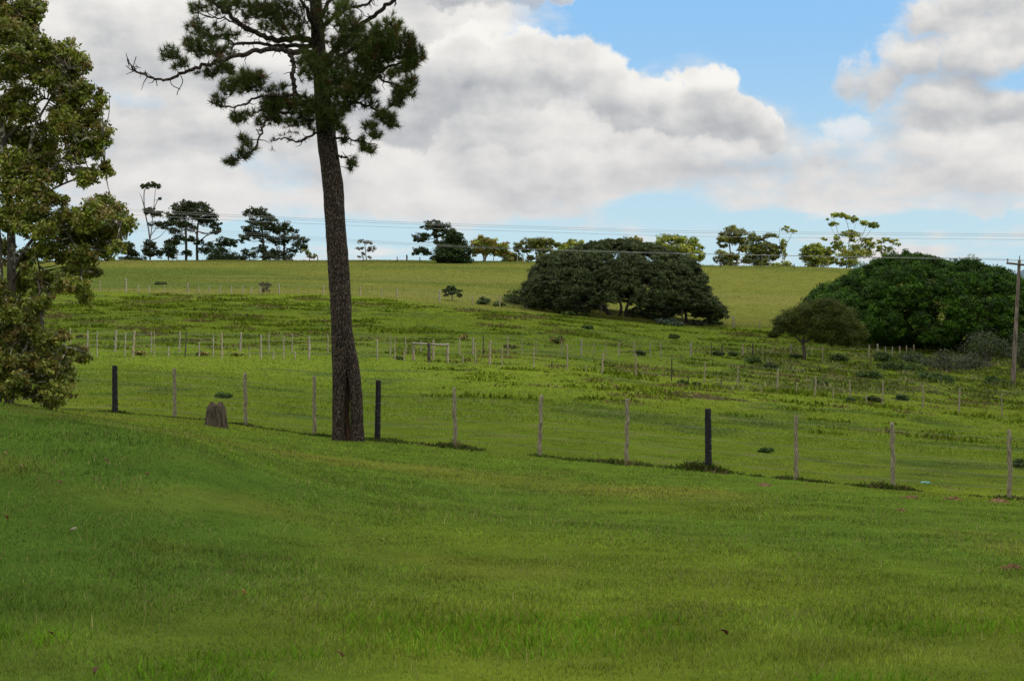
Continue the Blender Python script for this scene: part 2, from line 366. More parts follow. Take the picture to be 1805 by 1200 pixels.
fac = 0.30 + f1 * 0.75 + f2 * 0.45 + (f3 - 0.5) * 0.7
sc = nt.nodes.new('ShaderNodeVectorMath'); sc.operation = 'SCALE'; nt.links.new(attr(nt), sc.inputs[0]); nt.links.new(fac.s, sc.inputs['Scale'])
p = nt.nodes.new('ShaderNodeBsdfPrincipled'); p.inputs['Roughness'].default_value = 1; p.inputs['Specular IOR Level'].default_value = 0.0
nt.links.new(sc.outputs[0], p.inputs['Base Color'])
bm_ = nt.nodes.new('ShaderNodeBump'); bm_.inputs['Strength'].default_value = 0.8; bm_.inputs['Distance'].default_value = 0.08
nt.links.new((f1 * 1.0 + f2 * 0.3).s, bm_.inputs['Height']); nt.links.new(bm_.outputs[0], p.inputs['Normal'])
nt.links.new(p.outputs[0], o.inputs['Surface'])
tag(mb.build('ground', m, smooth=True), kind='structure')

# ------------------------------------------------------------------ grass (uncountable)
def blades(mb, x, y, h, w, col, lean=0.35, base=-0.01):
    n = len(x); z = H(x, y) + base; th = rng.random(n) * math.pi; ph = rng.random(n) * 2 * math.pi
    wx_ = np.cos(th) * w / 2; wy_ = np.sin(th) * w / 2 * 0.6; le = lean * h * rng.random(n)
    lx = np.cos(ph) * le; ly = np.sin(ph) * le
    b0 = np.stack([x - wx_, y - wy_, z], -1); b1 = np.stack([x + wx_, y + wy_, z], -1)
    m0 = np.stack([x - wx_ * .8 + lx * .35, y - wy_ * .8 + ly * .35, z + h * .6], -1); m1 = np.stack([x + wx_ * .8 + lx * .35, y + wy_ * .8 + ly * .35, z + h * .6], -1)
    tp = np.stack([x + lx, y + ly, z + h], -1)
    v = np.stack([b0, b1, m0, m1, tp], 1).reshape(-1, 3); k = np.arange(n)[:, None] * 5
    mb.add(v, np.concatenate([k + 2, k + 3, k + 4], 1), np.concatenate([k, k + 1, k + 3, k + 2], 1), np.repeat(col, 5, 0))
def scatter(y0, y1, dens, wfac=1.25):
    a = 0.315 * wfac; W = a * y1 + 4.5; n = int(2 * W * (y1 - y0) * dens)
    y = y0 + rng.random(n) * (y1 - y0); x = (rng.random(n) * 2 - 1) * W; k = np.abs(x) < a * y + 4.5; return x[k], y[k]
gm = leafmat('grass_blade', (1, 1, 1), (0.7, 1.3), 0.35, 0.9, 1.3, 0.0)
mb = MB()
for (y0, y1, dn, h0, w0) in ((6.5, 11, 2500, .040, .0055), (11, 16, 1450, .038, .008), (16, 25, 600, .036, .012), (25, 45, 200, .036, .019)):
    x, y = scatter(y0, y1, dn); tl, ps, df = zones(x, y); n = len(x)
    col = gcol(x, y) * (0.85 + 1.35 * rng.random(n) ** 1.6)[:, None]
    dry = rng.random(n) < 0.10 + 0.12 * (fbm(x * .5, y * .5, 5) > .55)
    col[dry] = np.array([.19, .18, .065]) * (0.6 + 0.7 * rng.random(dry.sum()))[:, None]
    h = h0 * (0.25 + 1.6 * fbm(x * 1.0, y * 1.0, 77, 3) ** 1.3) * (0.6 + 0.8 * rng.random(n)); h = h * np.where(ps > 0, 0.8, 1)
    blades(mb, x, y, h, w0 * (0.7 + 0.6 * rng.random(n)), col, 0.9)
# lusher strip close to the camera with broader blades, and scattered seed stalks
x, y = scatter(7.8, 11.5, 260); k = fbm(x * .55, y * .9, 91, 3) > .55; x, y = x[k], y[k]
blades(mb, x, y, .05 + .06 * rng.random(len(x)), np.full(len(x), .012), np.array([.10, .20, .012]) * (0.7 + .7 * rng.random(len(x)))[:, None], 1.3)
x, y = scatter(8, 24, 6); blades(mb, x, y, .05 + .07 * rng.random(len(x)), .004 + .0003 * y, np.array([.24, .24, .08]) * (0.6 + .6 * rng.random(len(x)))[:, None], 1.1)
tag(mb.build('lawn_grass', gm), kind='stuff')
mb = MB()
for (y0, y1, dn, h0, w0) in ((45, 70, 46, .06, .030), (70, 120, 15, .065, .055), (120, 180, 7, .08, .09)):
    x, y = scatter(y0, y1, dn, 1.15); tl, ps, df = zones(x, y); k = tl < .5; x, y = x[k], y[k]; n = len(x)
    col = gcol(x, y) * (0.95 + 0.35 * rng.random(n))[:, None]
    blades(mb, x, y, h0 * (0.4 + 1.2 * rng.random(n)), w0 * (0.7 + 0.6 * rng.random(n)), col, 1.0)
tag(mb.build('pasture_grass', gm), kind='stuff')
mb = MB()
x, y = scatter(150, 305, 8, 1.15); tl, ps, df = zones(x, y); k = tl > .4; x, y = x[k], y[k]; n = len(x)
col = gcol(x, y) * (0.95 + 0.25 * rng.random(n))[:, None]
blades(mb, x, y, .065 * (0.4 + 1.0 * rng.random(n)) * (0.5 + fbm(x * .15, y * .15, 14)), .05 + .06 * rng.random(n), col, 1.2)
x, y = scatter(262, 302, 1.6, 1.15); n = len(x); k = fbm(x * .08, y * .3, 44, 3)
blades(mb, x, y, (.10 + .55 * rng.random(n)) * k ** 1.5, .03 + .05 * rng.random(n), gcol(x, y) * (.7 + .7 * rng.random(n))[:, None], 1.0)
tag(mb.build('tall_hill_grass', gm), kind='stuff')
# tussocks of coarse grass
def tussock(mb, cx, cy, r, h, nb, col):
    a = rng.random(nb) * 6.283; rr = r * np.sqrt(rng.random(nb)); x = cx + rr * np.cos(a) * 1.5; y = cy + rr * np.sin(a)
    blades(mb, x, y, h * (1 - .6 * (rr / r) ** 2) * (0.5 + .7 * rng.random(nb)), np.full(nb, max(.03, cy * .0014)), np.asarray(col) * (0.55 + .9 * rng.random(nb))[:, None], 1.1, -.02)
mb = MB(); cnt = 0
while cnt < 2900:
    y = math.sqrt(rng.random()) * 175; x = (rng.random() * 2 - 1) * .37 * y
    if y < 52: continue
    px = pxof(x, y)
    if y > d3(px) - 1: continue
    w = float(fbm(x * .07, y * .05, 17, 3)); dd = np.clip((y - 60) / 50, 0, 1)
    if rng.random() > np.clip((w - .40 + .17 * dd - .06 * (px > 900) * (y < 80)) * 4, .03, 1): continue
    if px < 760 and y < 96: continue
    big = rng.random() ** 3; cc = [(.066, .098, .008), (.084, .122, .010), (.125, .110, .038), (.100, .140, .012)][rng.integers(0, 4)]
    tussock(mb, x, y, .26 + .80 * big * (.5 + y / 150), .07 + .26 * big, int(9 + 70 * big), cc); cnt += 1
k = 0
while k < 480:
    px = rng.uniform(1180, 1900); py = 612 + 80 * rng.random() ** 1.2 + (px - 1400) * .03
    if rng.random() > np.clip((px - 1180) / 330, .12, 1): continue
    d = dfor(px, py, 60, 170); big = rng.random() ** 2; k += 1
    tussock(mb, (px - CX) / F * d, d, .35 + .7 * big, .16 + .32 * big, int(14 + 40 * big), [(.085, .108, .022), (.115, .15, .03), (.15, .16, .06), (.075, .11, .014)][rng.integers(0, 4)])
# coarse line of grass along the front fence, with heaps at some posts
for i in range(1500):
    px = -100 + rng.random() * 2100; df = 1 / (1 / 41 + (px - 203) / 1577 * (1 / 28 - 1 / 41)); x = (px - CX) / F * df
    s = float(fbm(np.array(px * .012), np.array(.5), 99, 3)); s = max(0, (s - .38) * 2.4)
    heap = max(math.exp(-((px - c) / w) ** 2) * a for c, w, a in ((800, 34, 1.1), (1235, 42, 1.9), (1560, 40, 1.0), (1090, 50, .9), (203, 26, .8), (680, 40, .7), (433, 20, .6), (590, 50, .5), (1400, 25, .5), (1780, 20, .5)))
    s = max(s * .35, heap)
    if s < .1: continue
    tussock(mb, x, df + rng.normal() * .14, .13, .05 + .11 * s, 9, (.05, .075, .014) if rng.random() < .8 else (.10, .085, .035))
tag(mb.build('tussock_grass', gm), kind='stuff')
# the long brown patch of dry grass
mb = MB()
for i in range(300):
    t = rng.random(); px = 1172 + 145 * t; py = 695 + 12 * t + rng.normal() * 1.6 * (1.3 - t)
    d = dfor(px, py, 40, 120); tussock(mb, (px - CX) / F * d, d, .22, .13 * (1.2 - .7 * t), 7, (.12, .10, .05))
tag(mb.build('dry_brown_grass', gm), kind='stuff')

# ------------------------------------------------------------------ fences
m_black = woodmat('tarred_post', (.010, .010, .011), (.022, .021, .022), (30, 30, 6), patch=((.10, .09, .08), 16, .66))
m_grey = woodmat('weathered_post', (.10, .085, .052), (.31, .27, .18), (60, 60, 9))
m_pale = woodmat('pale_post', (.13, .118, .09), (.28, .255, .20), (25, 25, 4))
m_dark = woodmat('dark_post', (.025, .022, .018), (.06, .05, .04), (25, 25, 4))
m_wire = woodmat('fence_wire', (.12, .115, .11), (.24, .23, .22), (8, 8, 8), 0.5, 0.1)
def post(parent, px, top, base_row, d, wpx, mat, kinky=0.0, lean=0.0, h=None):
    b_ = gp(px, d); hh = (prow(px, d) - top) / F * d if h is None else h; r = wpx / F * d / 2; rr = random.Random(int(px * 7 + d * 13))
    n = 10; pts = []
    for i in range(n + 1):
        t = i / n; pts.append([b_[0] + lean * t * hh + kinky * r * 2 * rr.uniform(-1, 1) * (0 < i), b_[1] + kinky * r * rr.uniform(-1, 1), b_[2] - .12 + t * (hh + .12)])
    rad = [r * (1.08 - .16 * i / n) * (1 + .12 * rr.uniform(-1, 1) * (kinky > 0)) for i in range(n + 1)]
    mb = MB(); tube(mb, spline(pts, 3), np.interp(np.linspace(0, 1, 3 * n + 1), np.linspace(0, 1, n + 1), rad), 12, rough=.05, seed=int(px))
    return mb.build('post', mat, parent, smooth=True), np.array(pts[-1]), hh
def wires(parent, tops, fr, r):
    for k, f in enumerate(fr):
        mb = MB()
        for a, b_ in zip(tops[:-1], tops[1:]):
            (xa, ya, ga), (xb, yb, gb), = a, b_
            P_ = [np.array([xa, ya, 0]) + (np.array([xb - xa, yb - ya, 0])) * t for t in np.linspace(0, 1, 5)]
            for q, t in zip(P_, np.linspace(0, 1, 5)): q[2] = ga + (gb - ga) * t + f - .012 * math.sin(math.pi * t)
            tube(mb, np.array(P_), r, 4, cap=False)
        mb.build('wire', m_wire, parent)
fd = lambda px: 1 / (1 / 41 + (px - 203) / 1577 * (1 / 28 - 1 / 41))
fence = tag(empty('wire_fence', gp(951, fd(951))), 'nearest wire fence with grey crooked stakes and three thick black posts across the lawn edge', 'fence')
FP = [(-420, 618, 10, 'b'), (-275, 625, 7, 'g'), (-140, 632, 7, 'g'), (-30, 636, 7, 'g'), (85, 640, 7, 'g'), (203, 644, 10, 'b'), (308, 649, 6.5, 'd'), (433, 657, 6.5, 'd'), (554, 662, 6.5, 'g'), (665, 670, 10, 'b'), (802, 683, 7, 'g'),
      (951, 696, 7.5, 'g'), (1104, 702, 8, 'g'), (1249, 720, 12, 'b'), (1404, 732, 7.5, 'g'), (1574, 744, 8, 'g'), (1780, 757, 8, 'g'), (1960, 775, 11, 'b'), (2190, 796, 8, 'g'), (2440, 818, 8, 'g'), (2730, 842, 9, 'g')]
tops = []
for px, top, w, k in FP:
    d = fd(px); o_, tp, hh = post(fence, px, top, 0, d, w, {'b': m_black, 'g': m_grey, 'd': m_grey}[k], 0 if k == 'b' else .14, {554: .0, 203: -.01, 665: .02, 951: .03, 1104: .02}.get(px, -.01))
    if k == 'b': o_['label'] = 'thick black tarred post'
    else: o_['label'] = 'thin crooked grey stake'
    b_ = gp(px, d); tops.append((b_[0], b_[1] - .05, b_[2]))
wires(fence, tops, [.18, .40, .62, .84, 1.05], .0022)

def far_fence(label, posts, dfun, wirefr, wr, group=None):
    px0 = posts[len(posts) // 2][0]; f = tag(empty('wire_fence', gp(px0, dfun(px0))), label, 'fence'); T = []
    for px, hpx, w, mat, lean in posts:
        d = dfun(px); post(f, px, 0, 0, d, w * .72, mat, .15, lean, hpx / F * d); b_ = gp(px, d)
        if hpx > .6 * max(q_[1] for q_ in posts): T.append((b_[0], b_[1], b_[2]))
    wires(f, T, wirefr, wr); return f
P, Gg, D = m_pale, m_grey, m_dark
fit = {}
def rows(px, tab): return float(np.interp(px, [a for a, _ in tab], [b for _, b in tab]))
R2 = [(-200, 622), (150, 628), (545, 633), (790, 638), (870, 642), (1060, 658), (1370, 692), (1555, 711), (1690, 726), (1805, 738), (2100, 758)]
R2b = [(-200, 612), (100, 617), (203, 621), (425, 621), (600, 624), (800, 626), (1000, 627), (1218, 629), (1395, 631), (1530, 632), (1640, 625), (2100, 600)]
R3 = [(-200, 515), (220, 516), (490, 518), (570, 520), (700, 524), (775, 532), (870, 540), (1202, 569), (1293, 577), (1400, 586), (1600, 590), (2100, 590)]
def from_rows(tab, lo, hi):
    xs = np.arange(-200, 2101, 50); ds = [dfor(x, rows(x, tab), lo, hi) for x in xs]
    for _ in range(4): ds = [ds[0]] + [(ds[i - 1] + ds[i] * 2 + ds[i + 1]) / 4 for i in range(1, len(ds) - 1)] + [ds[-1]]
    return lambda px: float(np.interp(px, xs, ds))
d2, d2b, d3f = from_rows(R2, 50, 130), from_rows(R2b, 60, 170), from_rows(R3, 120, 230)
far_fence('second wire fence of thin mixed stakes crossing the pasture behind the pine trunk',
  [(-120, 44, 4, P, 0), (-20, 44, 4, Gg, 0), (60, 44, 4, Gg, 0), (171, 44, 3, P, 0), (220, 42, 3, P, .03), (234, 46, 6, Gg, .06), (272, 44, 2, Gg, 0), (297, 18, 3, P, 0), (326, 45, 3, D, .07), (351, 26, 3, P, 0), (376, 42, 3, P, 0), (391, 44, 5, Gg, 0),
   (440, 20, 2, P, 0), (460, 42, 4, P, 0), (482, 14, 3, P, 0), (500, 40, 3, P, 0), (520, 14, 3, P, 0), (545, 40, 5, P, 0), (665, 38, 3, P, 0), (696, 38, 3, Gg, 0), (712, 16, 3, Gg, 0), (816, 14, 3, Gg, 0), (838, 36, 3, Gg, 0), (863, 42, 6, Gg, .02), (885, 32, 3, Gg, 0),
   (941, 36, 3, Gg, 0), (973, 14, 3, D, 0), (1000, 46, 4, Gg, 0), (1033, 12, 3, Gg, 0), (1061, 36, 5, Gg, .05), (1121, 42, 3, Gg, 0), (1184, 40, 3, D, 0), (1213, 13, 3, D, 0), (1241, 40, 3, Gg, .05), (1271, 12, 3, D, 0), (1300, 38, 3, Gg, .03),
   (1337, 14, 3, D, 0), (1370, 40, 5, Gg, .03), (1404, 20, 3, Gg, 0), (1436, 36, 4, Gg, .06), (1469, 16, 3, Gg, 0), (1498, 37, 4, Gg, 0), (1527, 18, 3, Gg, 0), (1555, 40, 4, Gg, .04), (1627, 40, 4, Gg, 0), (1690, 42, 5, Gg, .05), (1766, 40, 3, Gg, 0), (1840, 42, 4, Gg, 0), (1930, 44, 5, Gg, 0)],
  d2, [.3, .55, .8, 1.0, 1.2], .0035)
far_fence('third wire fence of pale stakes just behind the second fence line',
  [(-150, 38, 4, P, 0), (-40, 38, 3, P, 0), (50, 38, 4, P, 0), (124, 38, 3, P, 0), (154, 36, 4, P, .02), (203, 38, 5, P, .04), (267, 36, 3, P, 0), (316, 36, 4, P, .03), (423, 36, 5, P, .06), (474, 34, 3, P, 0), (515, 34, 3, P, 0), (578, 34, 3, Gg, 0), (688, 32, 3, P, 0), (715, 30, 3, Gg, 0), (742, 26, 3, P, 0),
   (810, 30, 3, P, 0), (834, 32, 4, P, 0), (852, 34, 3, D, 0), (895, 34, 3, P, 0), (920, 28, 2, Gg, 0), (945, 26, 2, Gg, 0), (990, 26, 3, Gg, 0), (1025, 29, 4, P, 0), (1047, 24, 2, Gg, 0), (1068, 24, 2, Gg, 0), (1091, 25, 3, P, 0), (1118, 26, 4, Gg, 0), (1146, 24, 3, P, 0), (1165, 24, 3, P, 0), (1218, 25, 5, P, 0), (1254, 24, 2, D, 0), (1273, 22, 3, D, 0), (1309, 22, 5, Gg, 0),
   (1327, 25, 3, D, 0), (1344, 20, 3, Gg, 0), (1361, 20, 2, Gg, 0), (1395, 24, 4, P, 0), (1450, 22, 3, Gg, 0), (1532, 22, 4, Gg, 0), (1547, 24, 4, P, 0), (1561, 18, 3, P, 0), (1573, 18, 3, P, 0), (1586, 18, 3, P, 0), (1598, 18, 3, Gg, 0), (1611, 18, 3, Gg, 0), (1700, 20, 3, Gg, 0), (1780, 20, 3, Gg, 0)],
  d2b, [.35, .7, 1.05], .0045)
far_fence('far wire fence along the foot of the tan hillside grass',
  [(-60, 22, 3, Gg, 0), (40, 22, 3, Gg, 0), (99, 22, 3, Gg, 0), (176, 20, 3, Gg, 0), (222, 24, 4, P, 0), (244, 14, 2.5, P, 0), (263, 14, 2.5, P, 0), (290, 16, 2, Gg, 0), (331, 20, 4, P, 0), (350, 15, 2, Gg, 0), (369, 14, 2.5, P, 0), (388, 14, 2.5, P, 0), (408, 14, 2.5, P, 0), (428, 14, 3, P, 0), (443, 14, 2.5, P, 0), (459, 14, 3, P, 0), (492, 18, 3.5, P, 0), (526, 14, 2, Gg, 0), (570, 16, 4, Gg, 0),
   (635, 16, 4, Gg, 0), (673, 14, 3, Gg, 0), (700, 16, 4, Gg, 0), (775, 20, 4, P, 0), (833, 15, 3, Gg, 0), (881, 20, 3, Gg, 0), (930, 18, 3, Gg, 0), (1060, 18, 3, Gg, 0), (1203, 24, 4, Gg, 0), (1246, 14, 2, Gg, 0), (1293, 20, 5, P, 0), (1339, 14, 3, Gg, 0), (1420, 14, 3, Gg, 0), (1520, 14, 3, Gg, 0)],
  d3f, [.4, .8, 1.1], .006)
dc = lambda px: 268.0
far_fence('farthest fence of short dark stakes just below the ridge of the hill',
  [(x_, 9 + (x_ * 7 % 5), 2.2, D if x_ % 3 else Gg, 0) for x_ in (250, 312, 377, 440, 505, 560, 640, 700, 740, 812, 870, 912, 921, 931, 948, 1270, 1340, 1400)] + [(1460, 15, 2.2, Gg, 0)], dc, [.5, .9], .006)
# rail frame (fence brace) beside the second fence
dB = dfor(755, 637, 60, 130)
fr = tag(empty('timber_brace', gp(758, dB)), 'timber corner brace of three posts under a horizontal rail standing in the fence line', 'fence brace')
hb = 33 / F * dB
for px, dd, h_, w_ in ((729, 0, 33, 5), (756, -.6, 33, 5.5), (764, 2.2, 36, 4), (789, -.2, 34, 5)):
    post(fr, px, 0, 0, dB + dd, w_, m_grey if px != 756 else m_dark, .1, 0, h_ / F * dB)
mb = MB(); a = gp(728, dB - .1); b1 = gp(790, dB - .3); c_ = gp(758, dB - .35)
for p_, q_ in ((a, c_), (c_, b1)):
    p_, q_ = p_.copy(), q_.copy(); p_[2] += hb * .93; q_[2] += hb * .93; tube(mb, spline([p_, q_], 4), .055, 8, rough=.05)
mb.build('rail', m_pale, fr, smooth=True)

# ------------------------------------------------------------------ pole and wires
m_pole = woodmat('pole_timber', (.075, .055, .045), (.20, .16, .13), (8, 8, 1.5), patch=((.15, .06, .03), 1.2, .70))
m_steel = woodmat('insulator', (.10, .10, .10), (.20, .20, .20), (8, 8, 8), 0.5, 0.1)
dp = dfor(1785, 680, 60, 150); base = gp(1785, dp); topz = CAMZ - (458 - EY) / F * dp
pole = tag(empty('utility_pole', base), 'tall weathered wooden utility pole with a crossarm at the right edge', 'utility pole')
xt = (1797 - CX) / F * dp
mb = MB(); tube(mb, spline([[base[0], dp, base[2] - .3], [(base[0] + xt) / 2, dp, (base[2] + topz) / 2], [xt, dp, topz]], 10), np.linspace(.165, .105, 21), 14, rough=.02); mb.build('shaft', m_pole, pole, smooth=True)
s_ = dp / F
arm0 = np.array([xt - 24 * s_, dp - .15, topz - .23]); arm1 = np.array([xt + 24 * s_, dp - .13, topz - .43])
mb = MB(); tube(mb, spline([arm0, arm1], 4), .075, 4); mb.build('crossarm', m_pole, pole)
ends = []
for t in (.04, .46, .96):
    q = arm0 + (arm1 - arm0) * t; mb = MB(); zt = q[2] + .30
    tube(mb, np.array([q + [0, 0, .05], q + [0, 0, .18]]), .025, 8)
    tube(mb, np.array([[q[0], q[1], q[2] + z] for z in (.16, .19, .21, .24, .26, .30, .32)]), [.05, .075, .05, .07, .045, .055, .02], 12); mb.build('insulator', m_steel, pole, smooth=True); ends.append([q[0], q[1], q[2] + .27])
mb = MB(); tube(mb, np.array([[xt, dp, topz - .02], [xt + .02, dp, topz + .30]]), .035, 8); mb.build('pole_cap', m_steel, pole)
m_line = woodmat('power_wire', (.22, .22, .23), (.32, .32, .32), (1, 1, 1), 0.4, 0.05)
def cable(name, pts, r, label, group):
    mb = MB(); tube(mb, spline(pts, 16), r, 5, cap=False); tag(mb.build(name, m_line), label, 'power line', group)
for k, (e, off, lb) in enumerate(zip(ends, (0, 3.5, 8), ('highest', 'middle', 'lowest'))):
    q = np.array(e)
    pts = [at(2250, 520 + off, dp * .8), at(1995, 478 + off, dp * .93), q, at(1500, 452.5 + off * .1, dp + 12), at(1100, 443.5 + off * .2, dp + 30), at(770, 431 + off * .4, dp + 44), at(350, 404 + off, dp + 60), at(50, 381 + off * 1.4, dp + 74), at(-600, 315 + off * 2, dp + 100)]
    cable('power_wire', pts, .0095, lb + ' of three low pale wires strung leftwards from the pole crossarm', 'low wires from the pole')
for k, (off, lb) in enumerate(((0, 'highest'), (3.2, 'middle'), (9.5, 'lowest'))):
    pts = [at(2700, 424 + off, 235), at(1805, 413 + off, 235), at(1250, 407.5 + off, 235), at(1000, 401 + off, 235), at(620, 388 + off, 235), at(215, 368 + off, 235), at(-700, 310 + off, 235)]
    cable('power_wire', pts, .022, lb + ' of three high thin wires crossing the whole sky above the ridge trees', 'high wires over the ridge')

# ------------------------------------------------------------------ foliage
def leaves(mb, P_, size, col, out=None, fold=.25, asp=.5, up=0.0):
    """leaf shaped quads at P_, blade normals scattered round 'out'"""
    n = len(P_); nn = rng.normal(size=(n, 3))
    if out is not None: nn = nn * .75 + out * 1.0
    nn[:, 2] += up; nn /= np.linalg.norm(nn, axis=1)[:, None] + 1e-9
    r = rng.normal(size=(n, 3)); t = np.cross(nn, r); t /= np.linalg.norm(t, axis=1)[:, None] + 1e-9; s = np.cross(nn, t)
    sz = size * (0.6 + .8 * rng.random(n))[:, None]
    v = np.stack([P_ - t * sz * .5, P_ + s * sz * asp * .5 + nn * sz * fold * .3, P_ + t * sz * .5, P_ - s * sz * asp * .5 + nn * sz * fold * .3], 1).reshape(-1, 3)
    k = np.arange(n)[:, None] * 4; mb.add(v, q=np.concatenate([k, k + 1, k + 2, k + 3], 1), c=np.repeat(col, 4, 0))
def blob_leaves(mb, c, r, nsub, nl, size, cols, subr=.34, fill=.62, asp=.5, up=.3, shell=True):
    """ellipsoid c, r filled with clumps of leaves"""
    c = np.asarray(c, float); r = np.asarray(r, float)
    d = rng.normal(size=(nsub, 3)); d /= np.linalg.norm(d, axis=1)[:, None]
    rad = (fill + (1 - fill) * rng.random(nsub))[:, None]; sc = c + d * r * rad
    sr = r.mean() * subr * (0.6 + .8 * rng.random(nsub)); tone = 0.72 + .56 * rng.random(nsub)
    q = rng.normal(size=(nsub * nl, 3)); q /= np.linalg.norm(q, axis=1)[:, None]
    i = np.repeat(np.arange(nsub), nl); rr = (rng.random(nsub * nl) ** .45)[:, None]
    P_ = sc[i] + q * rr * sr[i][:, None] * np.array([1.15, 1.15, .75])
    cc = np.asarray(cols)[rng.integers(0, len(cols), nsub)][i] * (tone[i] * (0.75 + .5 * rng.random(len(i))))[:, None]
    leaves(mb, P_, size, cc, out=q, asp=asp, up=up)
BARK = {
 'pine': woodmat('pine_bark', (.030, .021, .016), (.105, .076, .056), (26, 26, 7), bump=1.0, dist=.04, vor=(24, 24, 9), patch=((.24, .215, .18), 26, .655)),
 'dark': woodmat('dark_bark', (.03, .025, .02), (.07, .06, .05), (6, 6, 2)),
 'grey': woodmat('grey_bark', (.08, .075, .065), (.20, .18, .155), (5, 5, 1.5)),
 'pale': woodmat('pale_bark', (.06, .05, .04), (.13, .11, .085), (14, 14, 5), patch=((.45, .42, .33), 9, .56)),
}
LM = {
 'pine': leafmat('pine_needles', (1, 1, 1), (.7, 1.25), .12, .6, 2.0, .2),
 'broad': leafmat('broad_leaves', (1, 1, 1), (.75, 1.25), .28, .42, 1.6, .4),
 'far': leafmat('far_leaves', (1, 1, 1), (.75, 1.25), .25, .6, .4, .2),
}
def limb(mb, pts, r0, r1, sides=7, n=5, rough=.04):
    s = spline(pts, n); tube(mb, s, np.linspace(r0, r1, len(s)), sides, rough=rough, seed=len(s))
def tree(label, px, d, trunks, blobs, cols, leaf, bark='dark', cat='tree', name='tree', nsub=16, nl=14, full=0, group=None, fd_=1.0, links=True, up=.3, subr=.34, asp=.5, lm='far', tw=2.6, limbs=()):
    """trunks: lists of (px,row,depth offset); blobs: (px,row,rx,ry[,depth offset]) in frame units at distance d"""
    base = gp(px, d); root = tag(empty(name, base), label, cat, group); s = d / F
    tb = MB(); tops_ = []
    for tr in trunks:
        pts = [at(a[0], a[1], d + (a[2] if len(a) > 2 else 0)) for a in tr]
        if tr[0][1] > trunks[0][0][1] - 13: pts[0][2] = float(H(pts[0][0], pts[0][1])) - .25; ra = tw
        else: ra = tw * .6
        limb(tb, pts, ra * s / 2, ra * s * .22, 8); tops_ += list(spline(pts, 5)[2:])
    for lb_ in limbs:
        pts = [at(a[0], a[1], d + (a[2] if len(a) > 2 else 0)) for a in lb_]; limb(tb, pts, tw * s * .28, tw * s * .1, 5)
    T = np.array(tops_); fb = MB(); blobs = list(blobs)
    for _ in range(full):
        p1, p2 = blobs[rng.integers(0, len(blobs))], blobs[rng.integers(0, len(blobs))]; t_ = rng.random()
        if abs(p1[0] - p2[0]) < 45: blobs.append((p1[0] + (p2[0] - p1[0]) * t_, p1[1] + (p2[1] - p1[1]) * t_ + rng.uniform(0, 3), rng.uniform(5, 11), rng.uniform(3, 6)))
    for b_ in blobs:
        x_, y_, rx, ry = b_[:4]; off = b_[4] if len(b_) > 4 else (rng.random() - .5) * rx * s * 1.2
        c = at(x_, y_, d + off); rx *= 1.12; ry *= 1.22
        blob_leaves(fb, c, (rx * s, rx * s * fd_, ry * s), max(6, int(1.9 * nsub * (rx * ry / 150) ** .7)), int(nl * 1.9), leaf * .78, cols, up=up, subr=subr, asp=asp, fill=.35)
        if links and len(T):
            k = np.argmin(np.linalg.norm((T - c) * [1, 1, 1.3] + [0, 0, .5 * ry * s], axis=1)); t0 = T[k]; mid = (t0 + c) / 2 - np.array([0, 0, .12 * np.linalg.norm(c - t0)])
            limb(tb, [t0, mid, c], tw * s * .16, tw * s * .05, 5, 3)
    tb.build('trunk', BARK[bark], root, smooth=True); fb.build('crown', LM[lm], root)
    return root
PN = [(.042, .060, .018), (.054, .070, .022), (.034, .050, .016)]
PG = [(.028, .050, .012), (.036, .062, .014), (.022, .040, .010)]
OL = [(.13, .15, .025), (.17, .18, .030), (.09, .11, .02), (.20, .20, .04)]
YL = [(.24, .28, .035), (.20, .26, .032), (.28, .28, .045), (.12, .16, .025)]
BR = [(.24, .20, .05), (.19, .18, .04), (.27, .21, .06)]
dR = 296.0
G1 = 'dark pines on the ridge'
tree('dark low-slung pine half hidden behind the left foreground tree on the ridge', 224, dR, [[(226, 464), (225, 440), (226, 428)]], [(228, 432, 14, 5), (220, 442, 16, 5), (236, 447, 12, 4), (225, 457, 20, 5), (246, 459, 10, 3)], PN, .45, nl=18, group=G1, full=2, name='pine_tree')
tree('tall bare-stemmed gum with flat leaf tufts, leftmost above the ridge line', 265, dR, [[(264, 465), (265, 440), (262, 405), (255, 370), (254, 340), (258, 330)], [(264, 430), (268, 395), (271, 365), (274, 335)]],
     [(255, 327, 9, 4), (266, 325, 9, 4), (277, 328, 9, 4), (262, 371, 12, 4.5), (276, 377, 12, 4.5), (262, 376, 8, 3), (275, 396, 14, 4), (290, 400, 9, 3.5), (282, 350, 3, 2), (265, 434, 13, 9), (257, 444, 8, 7), (278, 447, 8, 9), (262, 448, 9, 8)],
     [(.06, .07, .02), (.045, .058, .018)], .42, 'grey', name='gum_tree', tw=3.2, nl=20, limbs=[[(266, 415), (275, 404), (284, 398)], [(270, 372), (277, 355), (284, 346)], [(264, 425), (280, 418), (292, 406)], [(256, 372), (250, 350), (246, 340)]])
tree('broad domed dark pine with a straight trunk, left of its close twin', 322, dR, [[(328, 465), (328, 420), (326, 385), (322, 365)]],
     [(335, 360, 17, 8), (318, 366, 16, 8), (306, 381, 14, 7), (300, 393, 12, 5), (330, 378, 22, 9), (344, 372, 14, 9), (318, 392, 18, 7), (308, 408, 13, 6), (332, 400, 16, 7), (318, 420, 15, 6), (306, 428, 10, 5), (304, 446, 12, 7), (330, 445, 10, 5), (336, 422, 9, 5)], PN, .45, nl=15, group=G1, full=2, name='pine_tree', tw=5)
